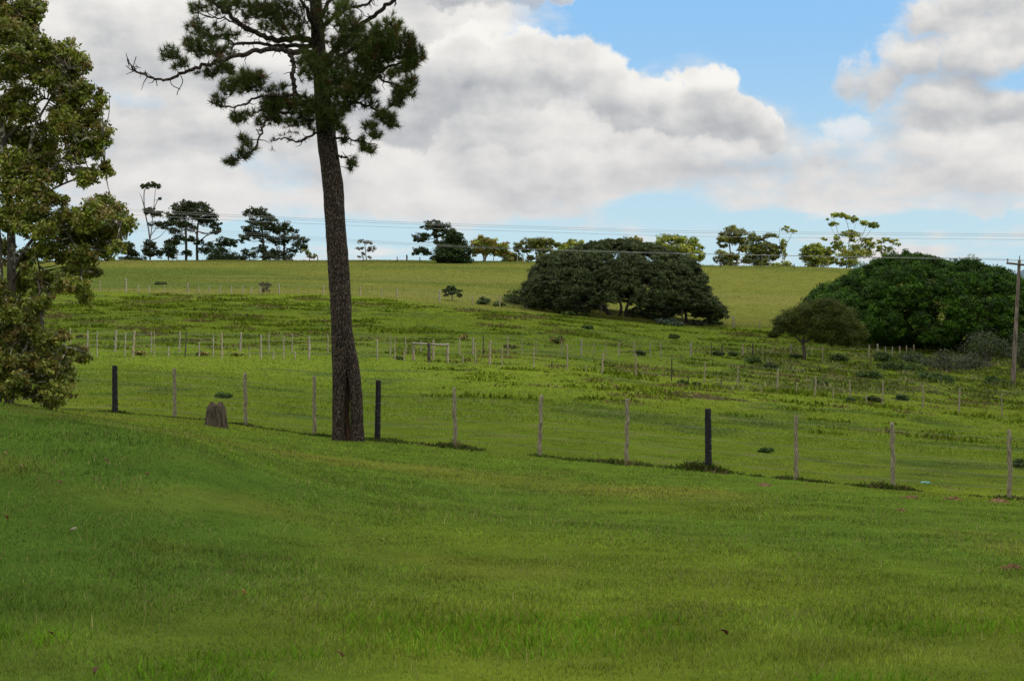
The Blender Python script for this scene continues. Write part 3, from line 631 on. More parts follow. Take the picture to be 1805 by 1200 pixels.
tree('domed dark pine with long bare limbs, right-hand one of the close pair', 352, dR + 5, [[(348, 465), (347, 430), (349, 395), (355, 372)]],
     [(352, 364, 14, 7), (366, 374, 14, 8), (374, 385, 13, 7), (380, 397, 10, 6), (362, 390, 14, 6), (385, 405, 10, 4), (350, 384, 12, 8), (352, 428, 9, 5), (362, 441, 11, 6), (372, 431, 9, 4)], PN, .45, nl=15, group=G1, full=2, name='pine_tree', tw=5,
     limbs=[[(348, 430), (365, 415), (385, 410)], [(348, 445), (362, 430), (380, 424)], [(348, 415), (338, 400), (330, 390)]])
tree('small thin dark conifer at the left foot of the domed twin pines', 297, dR - 6, [[(297, 466), (297, 440), (297, 430)]], [(297, 436, 12, 6), (290, 446, 7, 5), (304, 450, 8, 5), (297, 427, 6, 4)], PN, .4, nl=14, name='pine_tree', group=G1, full=2)
tree('low green mop-headed tree with a flat tier, right of the twin pines', 392, dR - 4, [[(392, 464), (392, 440), (398, 425)]], [(402, 424, 16, 5), (388, 430, 14, 4), (410, 433, 8, 4), (385, 441, 18, 4), (393, 452, 24, 10), (378, 456, 12, 7), (408, 456, 12, 7)], PG, .42, nl=20)
tree('dark ragged pine with tiered drooping tufts in the middle of the left ridge group', 463, dR, [[(464, 464), (464, 430), (461, 400), (458, 380)]],
     [(452, 372, 16, 6), (440, 378, 12, 5), (466, 380, 14, 6), (450, 390, 14, 5), (476, 388, 12, 7), (460, 400, 18, 6), (438, 405, 12, 6), (430, 420, 10, 7), (448, 414, 12, 6), (482, 402, 10, 8), (468, 420, 16, 8), (440, 447, 15, 8), (460, 440, 12, 7), (474, 452, 14, 8), (428, 455, 8, 5)], PN, .45, nl=15, group=G1, full=2, name='pine_tree', tw=5)
tree('dark spreading pine leaning right with airy branches, last of the left ridge group', 500, dR + 3, [[(500, 464), (501, 430), (501, 405), (498, 395)]],
     [(498, 398, 14, 6), (487, 405, 10, 6), (512, 407, 12, 6), (505, 420, 14, 6), (524, 420, 12, 5), (534, 424, 10, 5), (486, 425, 9, 9), (528, 432, 14, 6), (518, 442, 10, 4), (488, 445, 13, 9), (505, 452, 14, 7), (535, 438, 8, 5)], PN, .45, nl=13, group=G1, full=2, name='pine_tree', tw=4,
     limbs=[[(500, 445), (515, 436), (535, 430)], [(501, 425), (515, 422), (530, 420)]])
tree('small pale sparse shrubby tree at the right foot of the leaning pine', 548, dR, [[(546, 464), (545, 450), (543, 444)]], [(538, 444, 9, 4), (548, 449, 9, 4), (555, 452, 5, 3)], OL, .35, nl=12, name='small_tree', tw=1.6)
tree('lone sparse pinkish-grey tree with a thin leaning stem on the open ridge', 646, dR, [[(647, 466), (645, 450), (643, 430), (642, 424)]], [(642, 426, 12, 3.5), (650, 428, 8, 3), (633, 438, 8, 2.5), (656, 437, 9, 3), (650, 442, 8, 2.5), (634, 452, 6, 2.5), (641, 447, 6, 2.5), (651, 453, 5, 2.5)], [(.20, .165, .12), (.16, .14, .09)], .34, 'grey', nl=11, tw=1.8)
tree('layered dark pine with cloud-like tiers left of the dense cone tree', 771, dR, [[(775, 466), (772, 440), (770, 415), (768, 400)]],
     [(762, 396, 17, 6), (778, 400, 14, 7), (750, 402, 8, 4), (745, 417, 15, 6), (738, 423, 9, 4), (768, 412, 10, 6), (742, 442, 14, 5), (732, 446, 7, 4), (752, 446, 8, 4), (765, 455, 8, 6), (774, 428, 8, 5), (784, 410, 9, 8)], PN, .45, nl=18, group=G1, full=2, name='pine_tree', tw=5)
tree('dense dark green cone-shaped tree standing alone in front of the layered pine', 800, 262, [[(800, 475), (799, 450)]],
     [(798, 412, 12, 8), (802, 420, 16, 8), (794, 426, 18, 8), (806, 430, 18, 8), (790, 438, 22, 8), (806, 442, 22, 8), (786, 450, 20, 8), (802, 455, 24, 9), (818, 456, 13, 10), (780, 458, 13, 6), (826, 444, 5, 9)], [(.030, .055, .011), (.022, .042, .009)], .4, nl=30, fd_=1.1)
G2 = 'broadleaf trees on the ridge'
tree('round yellow-brown tree with a short forked trunk right of the dense cone tree', 853, 272, [[(852, 470), (853, 455), (848, 438)], [(852, 466), (858, 450), (868, 440)]],
     [(848, 424, 14, 7), (838, 432, 9, 7), (860, 428, 14, 7), (872, 432, 14, 8), (886, 434, 12, 7), (845, 440, 13, 7), (880, 444, 15, 7), (892, 448, 11, 6), (836, 444, 7, 6), (862, 440, 12, 6), (898, 456, 7, 5)], BR + YL[:2], .42, 'grey', nl=20, group=G2, full=9, tw=4.5)
tree('low dark green tree tucked between the yellow-brown tree and the flat-topped tree', 908, dR, [[(905, 466), (905, 452)]], [(902, 450, 9, 7), (914, 455, 9, 7), (894, 459, 8, 6), (908, 461, 12, 5)], OL[:1] + PG, .42, nl=16, group=G2, full=9)
tree('wide flat-topped olive tree with thin pale stems showing blue gaps', 945, dR, [[(948, 466), (945, 445), (938, 432)], [(950, 465), (958, 445), (966, 432)], [(940, 465), (928, 445), (920, 435)]],
     [(920, 432, 12, 5), (934, 426, 13, 5), (950, 425, 14, 5), (966, 425, 12, 5), (975, 432, 11, 6), (912, 440, 8, 5), (945, 435, 15, 5), (928, 440, 9, 5), (962, 438, 12, 5), (955, 452, 11, 7), (975, 447, 10, 7), (935, 456, 8, 6)], OL, .42, 'grey', nl=18, group=G2, full=9, tw=2.5)
tree('bright yellow-green tree peeping out left of the great fig crown', 1005, dR, [[(1005, 466), (1004, 445), (1006, 432)]], [(992, 432, 12, 5), (1008, 428, 12, 5), (1020, 430, 9, 6), (1000, 440, 18, 7), (988, 448, 12, 6), (1025, 442, 10, 8)], YL, .42, nl=20, group=G2, full=9)
tree('small brownish crown rising just over the top of the great fig', 1119, dR, [[(1119, 466), (1119, 440), (1119, 428)]], [(1118, 424, 14, 6), (1107, 430, 10, 5), (1130, 430, 10, 6), (1119, 438, 18, 8)], BR, .42, 'grey', nl=20, group=G2, full=9)
tree('broad yellow-green tree with a rounded top against the right shoulder of the great fig', 1198, dR, [[(1200, 472), (1200, 450), (1190, 430)], [(1200, 465), (1212, 445), (1220, 435)]],
     [(1170, 422, 16, 7), (1186, 420, 14, 6), (1202, 424, 15, 7), (1220, 428, 14, 7), (1160, 434, 12, 8), (1182, 436, 18, 8), (1206, 440, 18, 8), (1228, 440, 12, 7), (1236, 452, 9, 6), (1220, 454, 16, 8), (1200, 456, 12, 7), (1160, 448, 12, 8)], YL, .42, 'grey', nl=20, group=G2, full=9, tw=4)
tree('tall rounded olive tree with a forked trunk at the left of the right ridge group', 1290, dR, [[(1292, 474), (1288, 450), (1286, 425), (1290, 410)], [(1295, 474), (1302, 450), (1304, 425)]],
     [(1292, 407, 14, 7), (1304, 412, 12, 8), (1280, 413, 11, 7), (1272, 422, 10, 6), (1300, 424, 14, 7), (1284, 424, 12, 5), (1312, 424, 9, 7), (1276, 432, 8, 4), (1270, 446, 11, 5), (1284, 452, 13, 6), (1268, 458, 10, 5), (1286, 463, 14, 5), (1310, 440, 9, 6)], OL, .42, 'grey', nl=18, group=G2, full=9, tw=3.6)
tree('spreading olive tree with a dark lower crown in the middle of the right ridge group', 1345, dR + 4, [[(1340, 474), (1340, 450), (1335, 430)], [(1344, 474), (1352, 452), (1362, 440)]],
     [(1328, 417, 13, 5), (1342, 421, 10, 4), (1358, 416, 14, 3.5), (1330, 430, 14, 7), (1345, 434, 16, 7), (1362, 437, 12, 6), (1376, 434, 9, 5), (1330, 446, 16, 8), (1350, 450, 16, 8), (1366, 452, 10, 7), (1320, 458, 14, 8), (1342, 463, 18, 7), (1380, 442, 6, 4)], OL[:3] + [(.045, .06, .015)], .42, 'grey', nl=18, group=G2, full=9, tw=3)
tree('slender gum with bare bent stems and small tufts, right of the spreading olive tree', 1383, dR, [[(1380, 474), (1379, 450), (1374, 428), (1374, 402)], [(1382, 462), (1384, 440), (1392, 420), (1398, 408)]],
     [(1384, 402, 9, 3), (1396, 407, 9, 3), (1381, 424, 6, 4), (1384, 432, 5, 4), (1383, 448, 5, 8)], YL[:3], .36, 'grey', nl=13, tw=1.3, name='gum_tree')
tree('low flat yellow-green bush on the ridge line under the slender gum', 1378, dR - 2, [[(1378, 474), (1378, 466)]], [(1366, 468, 12, 5), (1382, 466, 13, 5), (1392, 470, 8, 4)], YL, .4, nl=18, cat='bush', name='bush')
tree('round ball-shaped yellow-green tree left of the tall umbrella gum', 1442, dR, [[(1442, 478), (1440, 460), (1432, 446)], [(1444, 476), (1452, 458)]],
     [(1438, 437, 14, 7), (1452, 440, 12, 7), (1424, 443, 12, 8), (1420, 453, 10, 7), (1440, 450, 18, 8), (1460, 450, 12, 8), (1430, 463, 14, 7), (1450, 462, 16, 7), (1466, 458, 8, 7)], YL, .42, 'grey', nl=22, group=G2, full=9)
tree('tallest umbrella-topped gum with bare fanning stems and leaf masses below', 1495, dR, [[(1492, 480), (1490, 450), (1480, 420), (1470, 385)], [(1492, 478), (1496, 440), (1496, 405), (1488, 380)], [(1494, 478), (1505, 445), (1520, 415), (1530, 392)], [(1496, 476), (1512, 440), (1535, 405)]],
     [(1472, 378, 10, 3.5), (1484, 380, 10, 3.5), (1497, 383, 10, 4), (1510, 388, 10, 4), (1520, 393, 9, 4), (1533, 395, 11, 4.5), (1543, 399, 7, 3.5), (1458, 386, 3, 2), (1490, 413, 10, 4), (1505, 413, 12, 4), (1452, 421, 6, 2.5), (1476, 431, 10, 5), (1484, 438, 8, 5), (1527, 424, 11, 6), (1534, 432, 9, 6), (1512, 436, 14, 5), (1488, 448, 14, 7), (1505, 448, 16, 7), (1524, 446, 16, 7), (1480, 462, 10, 6), (1500, 462, 16, 6), (1470, 436, 6, 4)], YL, .42, 'grey', nl=16, tw=1.5, name='gum_tree', full=5,
     limbs=[[(1494, 430), (1505, 405), (1510, 392)], [(1492, 440), (1478, 425), (1462, 395), (1458, 388)]])
tree('small gum with two flat leaf tiers right of the umbrella gum', 1558, dR, [[(1556, 480), (1555, 455), (1553, 430)], [(1556, 470), (1564, 450), (1574, 430)]],
     [(1560, 422, 10, 4), (1574, 425, 10, 3.5), (1585, 431, 5, 2.5), (1552, 438, 9, 5), (1566, 440, 9, 4), (1558, 450, 8, 5), (1550, 426, 5, 4)], YL, .4, 'grey', nl=15, tw=2, name='gum_tree')
# dark stake and scrub on the ridge
mk = tag(empty('marker_post', gp(717, 280)), 'short dark stake standing alone on the bare ridge line', 'post')
post(mk, 717, 0, 0, 280, 2.6, m_dark, .2, 0, 10 / F * 280)
# small trees and bushes on the hill
tree('small dark flat-topped thorn tree below the tan hillside', 797, dfor(797, 530, 120, 230), [[(797, 531), (797, 520), (797, 514)]], [(796, 508, 9, 3.5), (788, 512, 8, 3), (806, 512, 8, 3.5), (797, 515, 14, 3.5), (810, 520, 6, 3), (787, 519, 5, 2.5)], PG, .24, nl=18, tw=1.8, name='small_tree')
tree('bare grey-brown bush standing against the far fence on the left', 470, dfor(470, 515, 120, 230), [[(471, 517), (472, 505)], [(468, 517), (463, 503)]], [(462, 500, 7, 4), (472, 502, 6, 6), (469, 510, 8, 5)], [(.10, .085, .055), (.07, .075, .035)], .22, 'grey', nl=10, cat='bush', name='bush', tw=1.5)

# ------------------------------------------------------------------ the big domed trees
def dome(label, name, bx, d, outline, bottom, depth, nb, R, leaf, cols, trunks, nsub, nl, tw, bark='grey', lm='far', roots=(), lower=None, subr=.42):
    base = gp(bx, d); root = tag(empty(name, base), label, 'tree'); s = d / F; tb = MB(); fb = MB(); T = []
    ox = [a for a, _ in outline]; oy = [b for _, b in outline]; mid = (ox[0] + ox[-1]) / 2; hw = (ox[-1] - ox[0]) / 2
    for tr in trunks:
        pts = [at(a[0], a[1], d + (a[2] if len(a) > 2 else 0)) for a in tr]; pts[0][2] = float(H(pts[0][0], pts[0][1])) - .3
        limb(tb, pts, tw * s / 2, tw * s * .25, 9); T += list(spline(pts, 4)[3:])
    T = np.array(T)
    for i in range(nb):
        x_ = rng.uniform(ox[0] + R * .5, ox[-1] - R * .5); top = np.interp(x_, ox, oy) + R * .55; bot = np.interp(x_, [a for a, _ in bottom], [b for _, b in bottom])
        ph = math.asin(min(1, rng.random() ** .8)) if rng.random() < .55 else math.pi - math.asin(rng.random() ** .8)
        dd = depth * math.sqrt(max(.05, 1 - ((x_ - mid) / hw) ** 2))
        y_ = bot + (top - bot) * math.sin(ph); off = -dd * math.cos(ph)
        c = at(x_, y_, d + off)
        # keep the outline the same seen at its own depth
        c[0] = (x_ - CX) / F * d; c[2] = CAMZ - (y_ - EY) / F * d
        rr = R * s * rng.uniform(.7, 1.25)
        blob_leaves(fb, c, (rr * 1.1, rr * 1.1, rr * .8), nsub, nl, leaf, cols, up=.45, subr=subr)
        if i % 6 == 0:
            k = np.argmin(np.linalg.norm(T - c, axis=1)); limb(tb, [T[k], (T[k] + c) / 2 - [0, 0, .3], c], tw * s * .14, tw * s * .04, 5, 3)
    for x_ in np.arange(ox[0] + R * .5, ox[-1] - R * .4, R * .55):
        for o_ in (-.25, .3):
            rr = R * s * rng.uniform(.7, 1.0); c = at(x_, np.interp(x_, ox, oy) + rr / s * .75 + rng.uniform(0, 3), d); c[1] += depth * o_ * .6
            blob_leaves(fb, c, (rr * 1.1, rr * 1.1, rr * .8), nsub, nl, leaf, cols, up=.45, subr=subr)
    for x_, y_, rx, ry in roots:
        c = at(x_, y_, d); blob_leaves(fb, c, (rx * s, rx * s, ry * s), nsub, nl, leaf, cols, up=.45)
    tb.build('trunk', BARK[bark], root, smooth=True); fb.build('crown', LM[lm], root); return root
dF = dfor(1090, 557, 120, 230)
dome('huge dark spreading fig tree with a wide dome crown low on the hillside', 'fig_tree', 1090, dF,
     [(922, 525), (930, 505), (940, 480), (952, 458), (972, 447), (1000, 442), (1020, 432), (1045, 426), (1085, 420), (1110, 424), (1130, 428), (1160, 434), (1180, 444), (1205, 452), (1222, 462), (1230, 480), (1236, 505), (1244, 522), (1262, 538), (1274, 546)],
     [(922, 535), (960, 540), (1050, 538), (1150, 540), (1230, 552), (1274, 556)], 8.0, 480, 12, .18, [(.054, .074, .024), (.068, .090, .028), (.042, .058, .020)],
     [[(1072, 556), (1066, 540), (1040, 525), (1010, 510)], [(1090, 558), (1095, 540), (1085, 510), (1080, 470)], [(1102, 558), (1108, 535), (1140, 505), (1170, 480)], [(1085, 558), (1060, 543), (1030, 535), (980, 525)],
      [(1150, 556), (1140, 545), (1120, 530)], [(1185, 558), (1165, 545), (1150, 535)], [(1010, 552), (1000, 542), (985, 530)], [(1098, 558), (1125, 540), (1190, 525), (1225, 510)], [(940, 549), (942, 538), (950, 525)], [(1210, 562), (1208, 550), (1200, 535)], [(1165, 560), (1185, 545), (1210, 535)]],
     26, 34, 6, 'dark', subr=.34, roots=[(x_, 541 + 6 * math.sin(x_), 15, 8) for x_ in range(935, 1060, 14)] + [(x_, 543 + 6 * math.sin(x_), 15, 8) for x_ in range(1120, 1225, 14)] + [(1245, 545, 16, 9), (1262, 548, 10, 6), (1232, 553, 14, 6)])
dT = dfor(1650, 616, 90, 210)
print('DIST', dF, dT)
dome('massive dense dark green domed tree filling the right edge', 'broadleaf_tree', 1650, dT,
     [(1428, 535), (1436, 518), (1455, 508), (1475, 500), (1500, 484), (1525, 470), (1548, 456), (1575, 448), (1605, 447), (1640, 454), (1665, 466), (1684, 468), (1692, 458), (1708, 456), (1722, 468), (1755, 478), (1790, 492), (1840, 515), (1900, 545), (1940, 590)],
     [(1428, 545), (1480, 575), (1530, 600), (1600, 610), (1700, 610), (1800, 605), (1940, 612)], 9.5, 340, 21, .17, [(.036, .092, .004), (.052, .122, .005), (.028, .070, .004), (.018, .045, .004)],
     [[(1640, 618), (1640, 580), (1600, 530), (1560, 500)], [(1655, 618), (1665, 570), (1690, 520)], [(1670, 618), (1710, 580), (1790, 540)], [(1560, 612), (1555, 590), (1540, 560)]], 34, 50, 10, 'dark', subr=.30, roots=[(x_, 590 + 6 * math.sin(x_), 24, 20) for x_ in range(1545, 1900, 22)] + [(x_, 606 + 4 * math.sin(x_), 20, 9) for x_ in range(1560, 1900, 20)])
dU = dfor(1418, 634, 70, 130)
tree('small umbrella-crowned olive-brown tree on a single dark trunk in the pasture', 1418, dU, [[(1419, 636), (1417, 615), (1416, 600), (1422, 585), (1435, 565)], [(1417, 606), (1400, 590), (1385, 575)], [(1417, 604), (1440, 592), (1480, 580)]],
     [(1440, 545, 24, 10), (1465, 543, 24, 10), (1490, 553, 20, 10), (1415, 548, 22, 10), (1392, 556, 18, 9), (1378, 568, 16, 9), (1410, 566, 24, 11), (1445, 564, 26, 12), (1480, 568, 24, 11), (1505, 573, 17, 10), (1372, 582, 13, 7), (1365, 590, 10, 5), (1400, 582, 18, 8), (1430, 586, 22, 8), (1460, 588, 22, 9), (1490, 590, 22, 10), (1515, 588, 13, 8), (1476, 600, 18, 7), (1500, 603, 14, 6), (1450, 598, 14, 5), (1435, 536, 18, 6), (1460, 533, 18, 5), (1358, 590, 7, 4)],
     [(.068, .088, .014), (.085, .100, .016), (.052, .070, .012)], .13, 'dark', nsub=26, nl=26, tw=6.5, fd_=1.2, subr=.36)
# bushes
def bush(label, px, row, w, h, cols, n=5, leaf=None, lo=40, hi=230, bark='dark', nl=26):
    h *= .95; w *= 1.1; d = dfor(px, row, lo, hi); s = d / F; root = tag(empty('bush', gp(px, d)), label, 'bush'); tb = MB(); fb = MB(); g0 = gp(px, d)
    for i in range(n):
        a = rng.random() * 6.28; r = rng.random() ** .6 * .6; rb = min(w / 2, h) * s * rng.uniform(.45, .7)
        c = g0 + np.array([math.cos(a) * r * w / 2 * s, math.sin(a) * r * w / 2 * s, 0]); c[2] = float(H(c[0], c[1])) + rng.uniform(.35, .8) * h * s * (1 - .5 * r)
        limb(tb, [g0 - [0, 0, .05], (g0 + c) / 2, c], .03 * h * s + .01, .01, 5, 2)
        blob_leaves(fb, c, (rb * 1.5, rb * 1.2, rb * .7), 11, nl - 8, leaf or max(.05, d * .0013), cols, subr=.5)
    tb.build('stems', BARK[bark], root, smooth=True); fb.build('foliage', LM['far'], root)
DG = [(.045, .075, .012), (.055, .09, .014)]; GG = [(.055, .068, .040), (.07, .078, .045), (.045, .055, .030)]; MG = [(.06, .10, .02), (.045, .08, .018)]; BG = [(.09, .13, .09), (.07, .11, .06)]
for a in [
 ('dark bushy scrub hugging the left flank of the great fig', 912, 536, 40, 26, DG, 7), ('small round dark bush left of the great fig', 855, 537, 20, 15, DG, 4), ('low dark creeping bush between the round bush and the great fig', 878, 540, 34, 7, DG, 6),
 ('low dark scrub standing in for shade under the middle of the great fig', 1010, 556, 90, 9, DG, 12), ('dark undergrowth standing in for the shade by the great fig trunks', 1150, 560, 90, 11, DG, 12), ('pale grey-green weed patch in front of the great fig', 1180, 573, 62, 10, BG, 12), ('dark trailing scrub at the right foot of the great fig', 1255, 571, 50, 9, DG, 8),  # dark scrub below the fig crown stands in for its shade band
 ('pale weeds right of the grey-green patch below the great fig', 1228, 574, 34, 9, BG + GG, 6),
 ('grey-brown leafy bush below the massive right tree', 1668, 655, 62, 36, GG, 9), ('grey bush leftmost under the massive right tree', 1610, 640, 44, 22, GG + MG, 7), ('tall grey-green bush behind the utility pole', 1740, 640, 70, 66, DG + GG, 12), ('grey thicket between the pole and the brown bush', 1720, 655, 52, 34, GG, 8), ('grey bush at the right edge behind the pole', 1800, 655, 60, 80, GG + DG, 14),
 ('bright green leafy bush just left of the grey bushes', 1560, 638, 44, 18, MG, 8), ('low green thicket along the fence under the massive tree', 1590, 655, 110, 16, MG + DG, 16), ('dark green bush clump at the trunk side of the umbrella tree', 1482, 637, 38, 14, DG, 7), ('green weed mound left of the umbrella tree trunk', 1402, 632, 22, 10, MG, 4),
 ('dark green bush in front of the fence left of the umbrella tree', 1330, 642, 24, 14, DG, 5), ('grey-green spiky bush below the umbrella tree', 1356, 652, 24, 13, GG + MG, 5), ('small bush beside the thin stake right of the umbrella tree', 1450, 681, 22, 12, DG, 4), ('dark low bush by the fence stake on the right pasture', 1540, 709, 28, 11, DG, 5), ('olive bush right of the fence stake pair on the right pasture', 1590, 706, 30, 10, MG, 5), ('round green bush at a stake in the right pasture', 1499, 709, 24, 9, MG, 4),
 ('dark bush on the line of low scrub right of centre', 1264, 628, 22, 8, DG, 4), ('small dark bush low in the middle pasture', 982, 607, 20, 17, DG + BR, 5), ('flat dark bush below the middle of the great fig', 1187, 597, 30, 8, DG, 5), ('dark tuft left of the flat pasture bush', 1038, 580, 20, 8, MG, 4), ('small leafy shrub behind the hollow stump', 396, 702, 30, 11, MG, 6), ('little green shrub near the right stakes of the nearest fence', 1352, 798, 28, 10, MG, 5), ('dark green shrub at the far right end of the nearest fence', 1797, 850, 26, 16, DG + MG, 6),
 ('scrappy thorn shrub beside the short stake in mid pasture', 1205, 680, 20, 12, DG, 4), ('dark low shrub next to the short stake in mid pasture', 1228, 681, 16, 7, DG, 3), ('brownish shrub at the left end of the second fence', 246, 626, 30, 9, MG + BR, 5), ('low tan-green shrub between short stakes on the left', 356, 627, 22, 9, BR + MG, 4), ('pale green shrub under the leaning pale stake on the left', 418, 628, 24, 7, YL, 4), ('little weed clump at the left of the timber brace', 704, 634, 18, 7, DG, 3), ('dark rounded weed clump above the timber brace', 816, 597, 20, 8, DG + BR, 4),
 ('low dark bush above the second fence on the left slope', 282, 502, 24, 7, DG, 4), ('reddish shrub on the slope behind the left foreground tree', 142, 597, 16, 9, BR + DG, 3), ('brown shrub tuft above the second fence in the centre', 899, 615, 24, 7, BR + MG, 4), ('dark shrub right of the pale stake in the centre pasture', 1128, 627, 22, 9, DG, 4), ('olive thicket right of the round green bush', 1650, 672, 90, 14, MG, 12), ('olive thicket at the foot of the utility pole', 1750, 678, 80, 13, MG + DG, 12), ('leafy bush in front of the left end of the thicket', 1535, 668, 50, 14, MG + DG, 8), ('scattered dark bush by the right-hand far stakes', 1290, 628, 22, 9, DG, 4)]:
    bush(*a)

# ------------------------------------------------------------------ the near pine
dP = 35.7; s = dP / F
px_, py_ = 612, 772
proot = tag(empty('pine_tree', gp(613, dP)), 'tall foreground pine with a bare split-based trunk and dark needles cut by the top edge', 'tree')
def A(px, py, off=0.0): return at(px, py, dP + off)
def bumpy_trunk(mb, pts, rad, sides=40, n=14, flare=0.0, seed=1):
    sp_ = spline(pts, n); rr = np.interp(np.linspace(0, 1, len(sp_)), np.linspace(0, 1, len(rad)), rad)
    a = np.arange(sides) * 2 * math.pi / sides; v = []
    L = np.concatenate([[0], np.cumsum(np.linalg.norm(np.diff(sp_, axis=0), axis=1))])
    for i, p_ in enumerate(sp_):
        k = 1 + .10 * (fbm(np.cos(a) * 2.2 + 9, np.sin(a) * 2.2 + L[i] * 1.4, seed, 3) - .5) * 2 + .09 * (vnoise(a * sides / 9.0 + 3 * math.sin(L[i] * 1.3), np.full(sides, L[i] * 4.0), seed + 5) - .5)
        fl = 1 + flare * math.exp(-L[i] / .28) * (0.6 + .5 * np.cos(a * 3 + 1))
        v.append(np.stack([p_[0] + rr[i] * k * fl * np.cos(a), p_[1] + rr[i] * k * fl * np.sin(a), np.full(sides, p_[2])], -1))
    m_ = len(sp_); i = np.arange(m_ - 1)[:, None] * sides; j = np.arange(sides)[None]; k = (j + 1) % sides
    mb.add(np.concatenate(v), q=np.stack([i + j, i + k, i + sides + k, i + sides + j], -1).reshape(-1, 4))
mb = MB()
bumpy_trunk(mb, [A(598, 785), A(597, 740), A(598, 690), A(601, 640), A(603, 600), A(601, 550), A(597, 480), A(592, 400), A(586, 320), A(578, 260), A(573, 210), A(567, 150), A(562, 90), A(558, 30), A(553, -60), A(550, -160), A(552, -260)],
            np.array([11.5, 10.8, 12, 15.5, 18.5, 18.5, 18.5, 18, 18, 17, 16, 14, 12.5, 11, 9, 6, 2]) * s, flare=.25)
bumpy_trunk(mb, [A(630, 788, .03), A(629, 740, .02), A(627, 690, 0), A(620, 640, 0), A(613, 610, .0), A(606, 570, .02), A(601, 520, .06)], np.array([12, 11.3, 11.3, 12, 12.5, 13, 12]) * s, flare=.35, seed=9)
mb.build('trunk', BARK['pine'], proot, smooth=True)
mb = MB(); tube(mb, spline([A(612, 650, .10), A(613, 680, .10), A(612, 710, .10), A(612, 740, .08), A(615, 780, .0)], 6), np.interp(np.linspace(0, 1, 25), [0, .15, .8, 1], [.03, .05, .055, .06]), 12, rough=.16)
mb.build('bark_scar', woodmat('torn_bark', (.012, .009, .007), (.065, .030, .015), (34, 34, 5)), proot, smooth=True)
BRN = [  # branches: points (px,row,depth), start radius, end radius (frame units)
 ([(563, 95, 0), (535, 92, -.3), (505, 90, -.5), (470, 87, -.6), (430, 96, -.8), (385, 108, -.9), (345, 120, -1), (318, 132, -1), (285, 140, -1), (255, 133, -1), (235, 122, -1), (226, 106, -1)], 5.5, 1.0),
 ([(562, 80, 0), (520, 82, .4), (480, 80, .7), (440, 76, 1.0), (405, 80, 1.2), (390, 92, 1.2)], 4.5, 1.5),
 ([(560, 75, 0), (525, 68, .2), (485, 72, .3), (455, 60, .4), (425, 42, .5), (400, 22, .6), (375, 5, .7), (340, -30, .8)], 6, 2.2),
 ([(455, 60, .4), (430, 50, .3), (400, 35, .2), (370, 30, .1), (345, 22, 0)], 2.2, .8),
 ([(430, 80, .9), (400, 72, .9), (370, 62, .8), (345, 50, .7)], 2.0, .7),
 ([(600, 52, .3), (625, 50, .3), (650, 35, .1), (680, 12, -.1), (702, -10, -.2)], 4.5, 3.2),
 ([(566, 130, 0), (590, 90, .3), (620, 60, .3)], 5, 4),
 ([(556, 60, 0), (590, 30, .3), (610, 15, .5), (640, 10, .6), (665, -4, .7)], 4, 1.8),
 ([(572, 190, 0), (545, 175, -.5), (520, 168, -.9), (490, 170, -1.2), (455, 172, -1.3), (425, 186, -1.4), (400, 188, -1.4), (380, 184, -1.4)], 3.5, .9),
 ([(520, 165, -.7), (517, 140, -.8), (516, 112, -.8), (510, 92, -.7)], 4, 3.6),
 ([(572, 205, 0), (540, 200, -.6), (500, 200, -.9), (470, 215, -1.1), (458, 240, -1.2), (445, 265, -1.2), (425, 280, -1.2), (405, 286, -1.2)], 3, .8),
 ([(575, 225, 0), (550, 240, -.4), (525, 250, -.5), (500, 245, -.6), (480, 248, -.6)], 2.5, .8),
 ([(572, 150, 0), (610, 140, -.4), (650, 130, -.7), (690, 118, -.8), (720, 105, -.8), (738, 95, -.8)], 4, 1.2),
 ([(574, 170, 0), (620, 150, .5), (660, 140, .9), (700, 150, 1.1), (720, 165, 1.2)], 3.5, 1),
 ([(577, 190, 0), (620, 180, -.3), (650, 188, -.4), (680, 200, -.5), (695, 215, -.5)], 3, .8),
 ([(582, 240, 0), (610, 245, -.4), (640, 250, -.5), (655, 262, -.5)], 2.2, .7),
 ([(590, 275, 0), (605, 278, -.3), (618, 285, -.4), (622, 295, -.4)], 2.0, .7),
 ([(566, 130, 0), (600, 100, -.6), (640, 80, -1.0), (670, 60, -1.2), (690, 40, -1.3)], 4, 1.2),
 ([(560, 60, 0), (540, 20, -.8), (520, -20, -1.2)], 4.5, 2), ([(558, 40, 0), (590, -10, .6), (620, -60, .9)], 4.5, 1.5), ([(556, 0, 0), (520, -50, .8), (470, -90, 1.2)], 4, 1.2), ([(553, -60, 0), (590, -120, -.8), (630, -150, -1.2)], 3.5, 1), ([(552, -100, 0), (520, -170, .5), (490, -200, .8)], 3, 1), ([(556, -20, 0), (500, -60, -1.3), (430, -70, -2)], 4, 1)]
mb = MB(); BT = []
for pts, r0, r1 in BRN:
    P_ = np.array([A(*p_) for p_ in pts]); sp_ = spline(P_, 6); sp_[1:-1] += rng.normal(size=(len(sp_) - 2, 3)) * .018
    tube(mb, sp_, np.linspace(r0, r1, len(sp_)) * s, 9, rough=.10, seed=len(pts)); BT.append(sp_)
    for k in range(len(sp_) * 2):    # dead twigs and snags
        if rng.random() < .55: continue
        q = sp_[rng.integers(2, len(sp_))]; dr = rng.normal(size=3) * [1, .8, .8]; ln = rng.uniform(.04, .16); dr /= np.linalg.norm(dr)
        p2 = q + dr * ln; p3 = p2 + (dr + rng.normal(size=3) * .6) * ln * .6
        tube(mb, np.array([q, p2, p3]), [.012, .008, .004], 4, cap=False)
